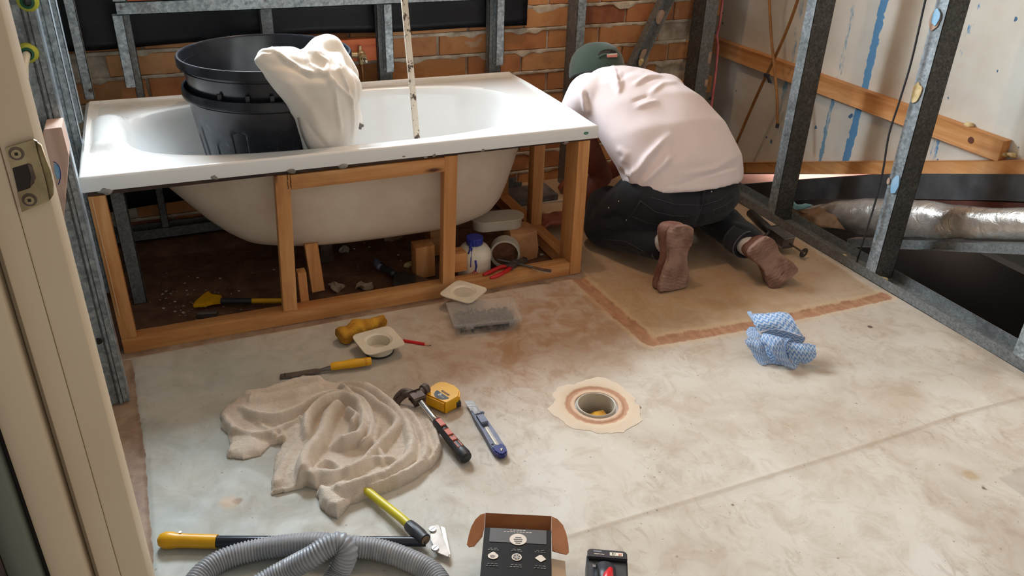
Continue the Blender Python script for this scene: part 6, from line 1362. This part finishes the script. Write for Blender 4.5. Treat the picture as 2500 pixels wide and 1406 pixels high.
# shoes
def shoe(H, B, s_dir, label, ank, toe=1.0):
    """heel end H and ball B of the sole; toes bend forward on the floor"""
    H, B = V(H), V(B); u = (B - H).normalized(); s = V(s_dir); s = (s - u * s.dot(u)).normalized(); n = s.cross(u); n = -n if n.y < 0 else n
    L = (B - H).length; f = V((.1, 1, 0)).normalized()
    sh_ = bpy.data.objects.new('shoe', None); COL.objects.link(sh_); sh_.parent = man; sh_.location = B - wloc(man); WORLD[sh_.name] = B.copy(); sh_['label'] = label
    TT = [(-.012, .016), (0, .030), (.03, .041), (.09, .048), (.2, .050), (.32, .046), (.45, .040), (.56, .041), (.68, .049), (.8, .056), (.92, .060), (1.0, .058), (1.03, .050)]
    skew = lambda t: .006 * math.sin(t * 3.1)
    mb = MB(); outl = [H + u * L * t + s * (w_ + skew(t)) for t, w_ in TT] + [H + u * L * t - s * (w_ - skew(t)) for t, w_ in TT[::-1]]
    mb.prism([p + n * .001 for p in outl], n * .021); me = remesh(mb, .0030, 5)
    co = mesh_co(me); rel = np.array([[(V(c) - H).dot(u), (V(c) - H).dot(s), (V(c) - H).dot(n)] for c in co]); mid = rel[:, 0] / L; back = rel[:, 2] < .007
    arch = .006 * np.exp(-((mid - .47) / .11) ** 2); heel = -.004 * (mid < .33); tread = .0012 * np.sin(rel[:, 0] * 520 + np.sin(rel[:, 1] * 110) * 2.2) * (np.abs(mid - .47) > .17)
    circ_ = -.0016 * np.exp(-((np.hypot(rel[:, 0] - .19 * L, rel[:, 1]) - .024) / .004) ** 2) - .0016 * np.exp(-((np.hypot(rel[:, 0] - .80 * L, rel[:, 1]) - .030) / .004) ** 2)
    co = co + np.array(n) * np.where(back, arch + heel + tread + circ_, 0)[:, None]; co[:, 2] = np.maximum(co[:, 2], .0008); me.vertices.foreach_set('co', co.ravel()); vnoise(me, .0020, 40, 3); link('sole', me, M['sole'], sh_, True)
    mb = MB(); R = []
    for (t, w_), h_ in zip(TT[1:], (.044, .066, .072, .070, .064, .056, .050, .046, .044, .042, .040, .034)): R.append((H + u * L * t + n * (.0225 + h_ * .5) + s * skew(t), s * (w_ - .002), n * h_ * .56, .8))
    loft(mb, R, 30); p1 = H + u * L * .93 + n * .045; p2 = V((B.x, B.y, .030)) + f * (.03 + .055 * toe)
    p1.z = max(p1.z, .035); capsule(mb, p1, p2, .044, .034, .72, (0, 0, 1)); me = remesh(mb, .004, 7); vnoise(me, .0018, 30, 8)
    for v in me.vertices: v.co.z = max(v.co.z, .002)
    link('upper', me, M['shoe'], sh_, True)
    A = V(ank); mb = MB(); capsule(mb, A, H + n * .05 + u * .05, .036, .036); bmesh.ops.recalc_face_normals(mb.bm, faces=mb.bm.faces[:]); part('sock', mb, M['sock'], sh_, True)
    return A
AL2 = shoe(P(1666, 553, .225), P(1645, 706, .006), (1, .05, .0), 'dusty brown shoe on its toes, sole facing the door, the left one', P(1612, 598, .100))
AR2 = shoe(P(1848, 594, .150), P(1918, 686, .022), (.86, -.10, .50), 'dusty brown shoe leaning outwards, sole up, the right one', P(1822, 598, .092), .45)
for A, K, nm in ((AL2, KL, 0), (AR2, KR, 1)):
    d = (K - A).normalized(); c = A + d * .018; mb = MB(); Mr = V((0, 0, 1)).rotation_difference(d).to_matrix()
    mb.lathe([(.042, -.024), (.050, -.024), (.054, -.010), (.057, .03), (.058, .045), (.050, .045), (.045, .0)], c, 36, close=True, M=Mr, fn=lambda t, r, z: r * (1 + .05 * math.sin(3 * t)))
    for v in mb.bm.verts: v.co.z = max(v.co.z, .001)
    part('trouser_cuff', mb, M['denim'], jo, True)
    mb = MB(); mb.lathe([(.0505, -.0245), (.0525, -.0245), (.053, -.021), (.051, -.021)], c, 36, close=True, M=Mr, fn=lambda t, r, z: r * (1 + .05 * math.sin(3 * t)))
    for v in mb.bm.verts: v.co.z = max(v.co.z, .001)
    part('cuff_hem', mb, M['denim_hem'], jo, True)
# body under the clothes, one surface
hc = PY(1458, 168, .50); hc.z -= .005
mb = MB()
loft(mb, [(r[0] + V((0, .01, -.01)), r[1] * .72, r[2] * .70, .9) for r in rg[:-1]], 30)
loft(mb, [(w0 + V((0, .0, .03)), w0v * .84, V((0, -.112, .02)), .85), (w0 + V((.0, .0, -.05)), w0v * .80, V((0, -.10, .0)), .85)], 30)
for a_, b_, r0, r1 in ((HL, KL, .085, .05), (HR, KR, .085, .05), (KL, AL, .045, .034), (KR, AR, .045, .034), (AL, AL2, .034, .032), (AR, AR2, .034, .032), (rg[5][0], hc, .062, .06)): capsule(mb, a_, b_, r0, r1)
capsule(mb, hc + V((0, 0, .01)), hc + V((0, .05, -.05)), .088, .070)
capsule(mb, hc + V((0, .08, -.06)), hc + V((0, .095, -.075)), .012, .016)      # nose
for s in (-1, 1): mb.ball(hc + V((s * .084, .02, -.03)), .022, (.4, .8, 1.2)); mb.ball(hc + V((s * .03, .078, -.035)), .014)
mb.ball(hc + V((0, .075, -.085)), .018, (1.6, .6, .5))
SL = V((1.60, .33, .50)); EL = V((1.79, .43, .17)); WL = V((1.625, .355, .050)); SR = V((1.90, .36, .50)); ER = V((2.02, .46, .26)); WR = V((1.86, .62, .06))
capsule(mb, rg[4][0] - rg[4][1] * .6, V((1.63, .36, .40)), .07, .055); capsule(mb, V((1.63, .36, .40)), EL, .052, .042); capsule(mb, EL, WL, .045, .029)
capsule(mb, rg[4][0] + rg[4][1] * .6, V((1.98, .40, .40)), .07, .055); capsule(mb, V((1.98, .40, .40)), ER, .052, .042); capsule(mb, ER, WR, .045, .029)
def hand(W, fwd, side, up, sgn):
    fwd = V(fwd).normalized(); side = V(side); side = (side - fwd * side.dot(fwd)).normalized(); up = V(up)
    capsule(mb, W, W + fwd * .035, .029, .034, .62, up); capsule(mb, W + fwd * .03 - side * .020, W + fwd * .072 - side * .026, .020, .015, .8, up); capsule(mb, W + fwd * .03 + side * .016, W + fwd * .074 + side * .026, .020, .015, .8, up)
    capsule(mb, W + fwd * .03, W + fwd * .076, .026, .020, .62, up)
    for i, (o, ln) in enumerate(((-.033, .062), (-.011, .074), (.012, .078), (.034, .066))):
        k = W + fwd * .078 + side * o; k1 = k + fwd * ln * .42 + V((0, 0, .012)); k2 = k1 + fwd * ln * .32 - V((0, 0, .014)); k3 = k2 + fwd * ln * .22 - V((0, 0, .016))
        capsule(mb, k - fwd * .02, k1, .0105, .0098, n=12); capsule(mb, k1, k2, .0096, .009, n=12); capsule(mb, k2, k3, .0088, .0076, n=12)
    t0 = W + fwd * .022 + side * sgn * .028; t1 = t0 + fwd * .030 + side * sgn * .026 - V((0, 0, .004)); t2 = t1 + fwd * .028 + side * sgn * .006 - V((0, 0, .008)); capsule(mb, t0, t1, .013, .0115, n=12); capsule(mb, t1, t2, .0112, .009, n=12)
hand(WL + V((0, 0, .002)), (-1, .08, -.16), (0, 1, 0), (0, 0, 1), 1); hand(WR, (-.6, .6, -.15), (.7, .7, 0), (0, 0, 1), -1)
bd = remesh(mb, .0052, 4)
for v in bd.vertices: v.co.z = max(v.co.z, .0012)
body = link('body', bd, M['skin'], man, True)
# cap and hair
hr = MB(); vs = hr.ball(hc + V((0, -.006, -.028)), .096, (1.0, 1.0, .70), n=28); part('hair', hr, M['hair'], man, True)
cp = MB(); Rx = Matrix.Rotation(math.radians(-28), 3, 'X') @ Matrix.Rotation(math.radians(8), 3, 'Y'); 
prof = [(.104, -.036), (.106, -.02), (.105, .0), (.102, .02), (.094, .045), (.078, .068), (.055, .084), (.028, .092), (.004, .094)]
cc = hc + V((0, .004, .006))
rings = cp.lathe(prof, cc, 48, M=Rx, fn=lambda t, r, z: r * (1 + .06 * math.sin(t) ** 2))
capo = part('cap', cp, M['cap'], man, 50)
L3 = lambda x, y, z: cc + Rx @ V((x, y, z))
mb = MB(); arc = [(.034 * math.cos(t), .030 * math.sin(t)) for t in [math.pi * i / 14 for i in range(15)]]
def oncap(px, py):
    pp, _ = proj_to(capo.data, wloc(man), [(px, py)], .0012); return pp
gap = [(1459, 136), (1464, 126), (1478, 121), (1492, 121), (1503, 125), (1506, 132), (1500, 130), (1486, 129), (1472, 131), (1463, 138)]
gp = [q for u in gap for q in oncap(*u)]
if len(gp) > 4: mb = MB(); mb.prism(gp, (0, -.001, .001)); part('strap_opening', mb, M['darkhole'], capo, False)
st = [q for u in ((1460, 140), (1472, 134), (1486, 132), (1500, 133), (1508, 136)) for q in oncap(*u)]
if len(st) > 2: mb = MB(); mb.tube(st, .0045, 8); part('strap', mb, M['cap'], capo, True)
lb = [q for u in ((1479, 135), (1504, 132), (1505, 141), (1480, 142)) for q in oncap(*u)]
if len(lb) == 4:
    mb = MB(); mb.prism([q + V((0, -.006, .004)) for q in lb], (0, -.0008, .0006)); part('cap_tag', mb, plain('pale_red_tag', srgb(206, 120, 110), .6), capo, False, 'small red and white cloth tag')
    mb = MB(); mb.prism([lb[0] + V((0, -.0072, .0052)), lb[1] + V((0, -.0072, .0052)), lb[1].lerp(lb[2], .4) + V((0, -.0072, .0052)), lb[0].lerp(lb[3], .45) + V((0, -.0072, .0052))], (0, -.0004, .0003)); part('tag_stitching', mb, M['print'], capo, False)
mb = MB(); mb.grid(lambda u, v: L3((u - .5) * .16, .095 + v * .065 * (1 - (2 * u - 1) ** 2 * .55), -.040 - .012 * (2 * u - 1) ** 2 * 1.0 - v * .01), 18, 6); bmesh.ops.solidify(mb.bm, geom=mb.bm.faces[:], thickness=.003); part('cap_peak', mb, M['cap'], capo, True)
mb = MB(); mb.ball(L3(0, 0, .094), .006, (1, 1, .6)); part('cap_button', mb, M['cap'], capo, True)
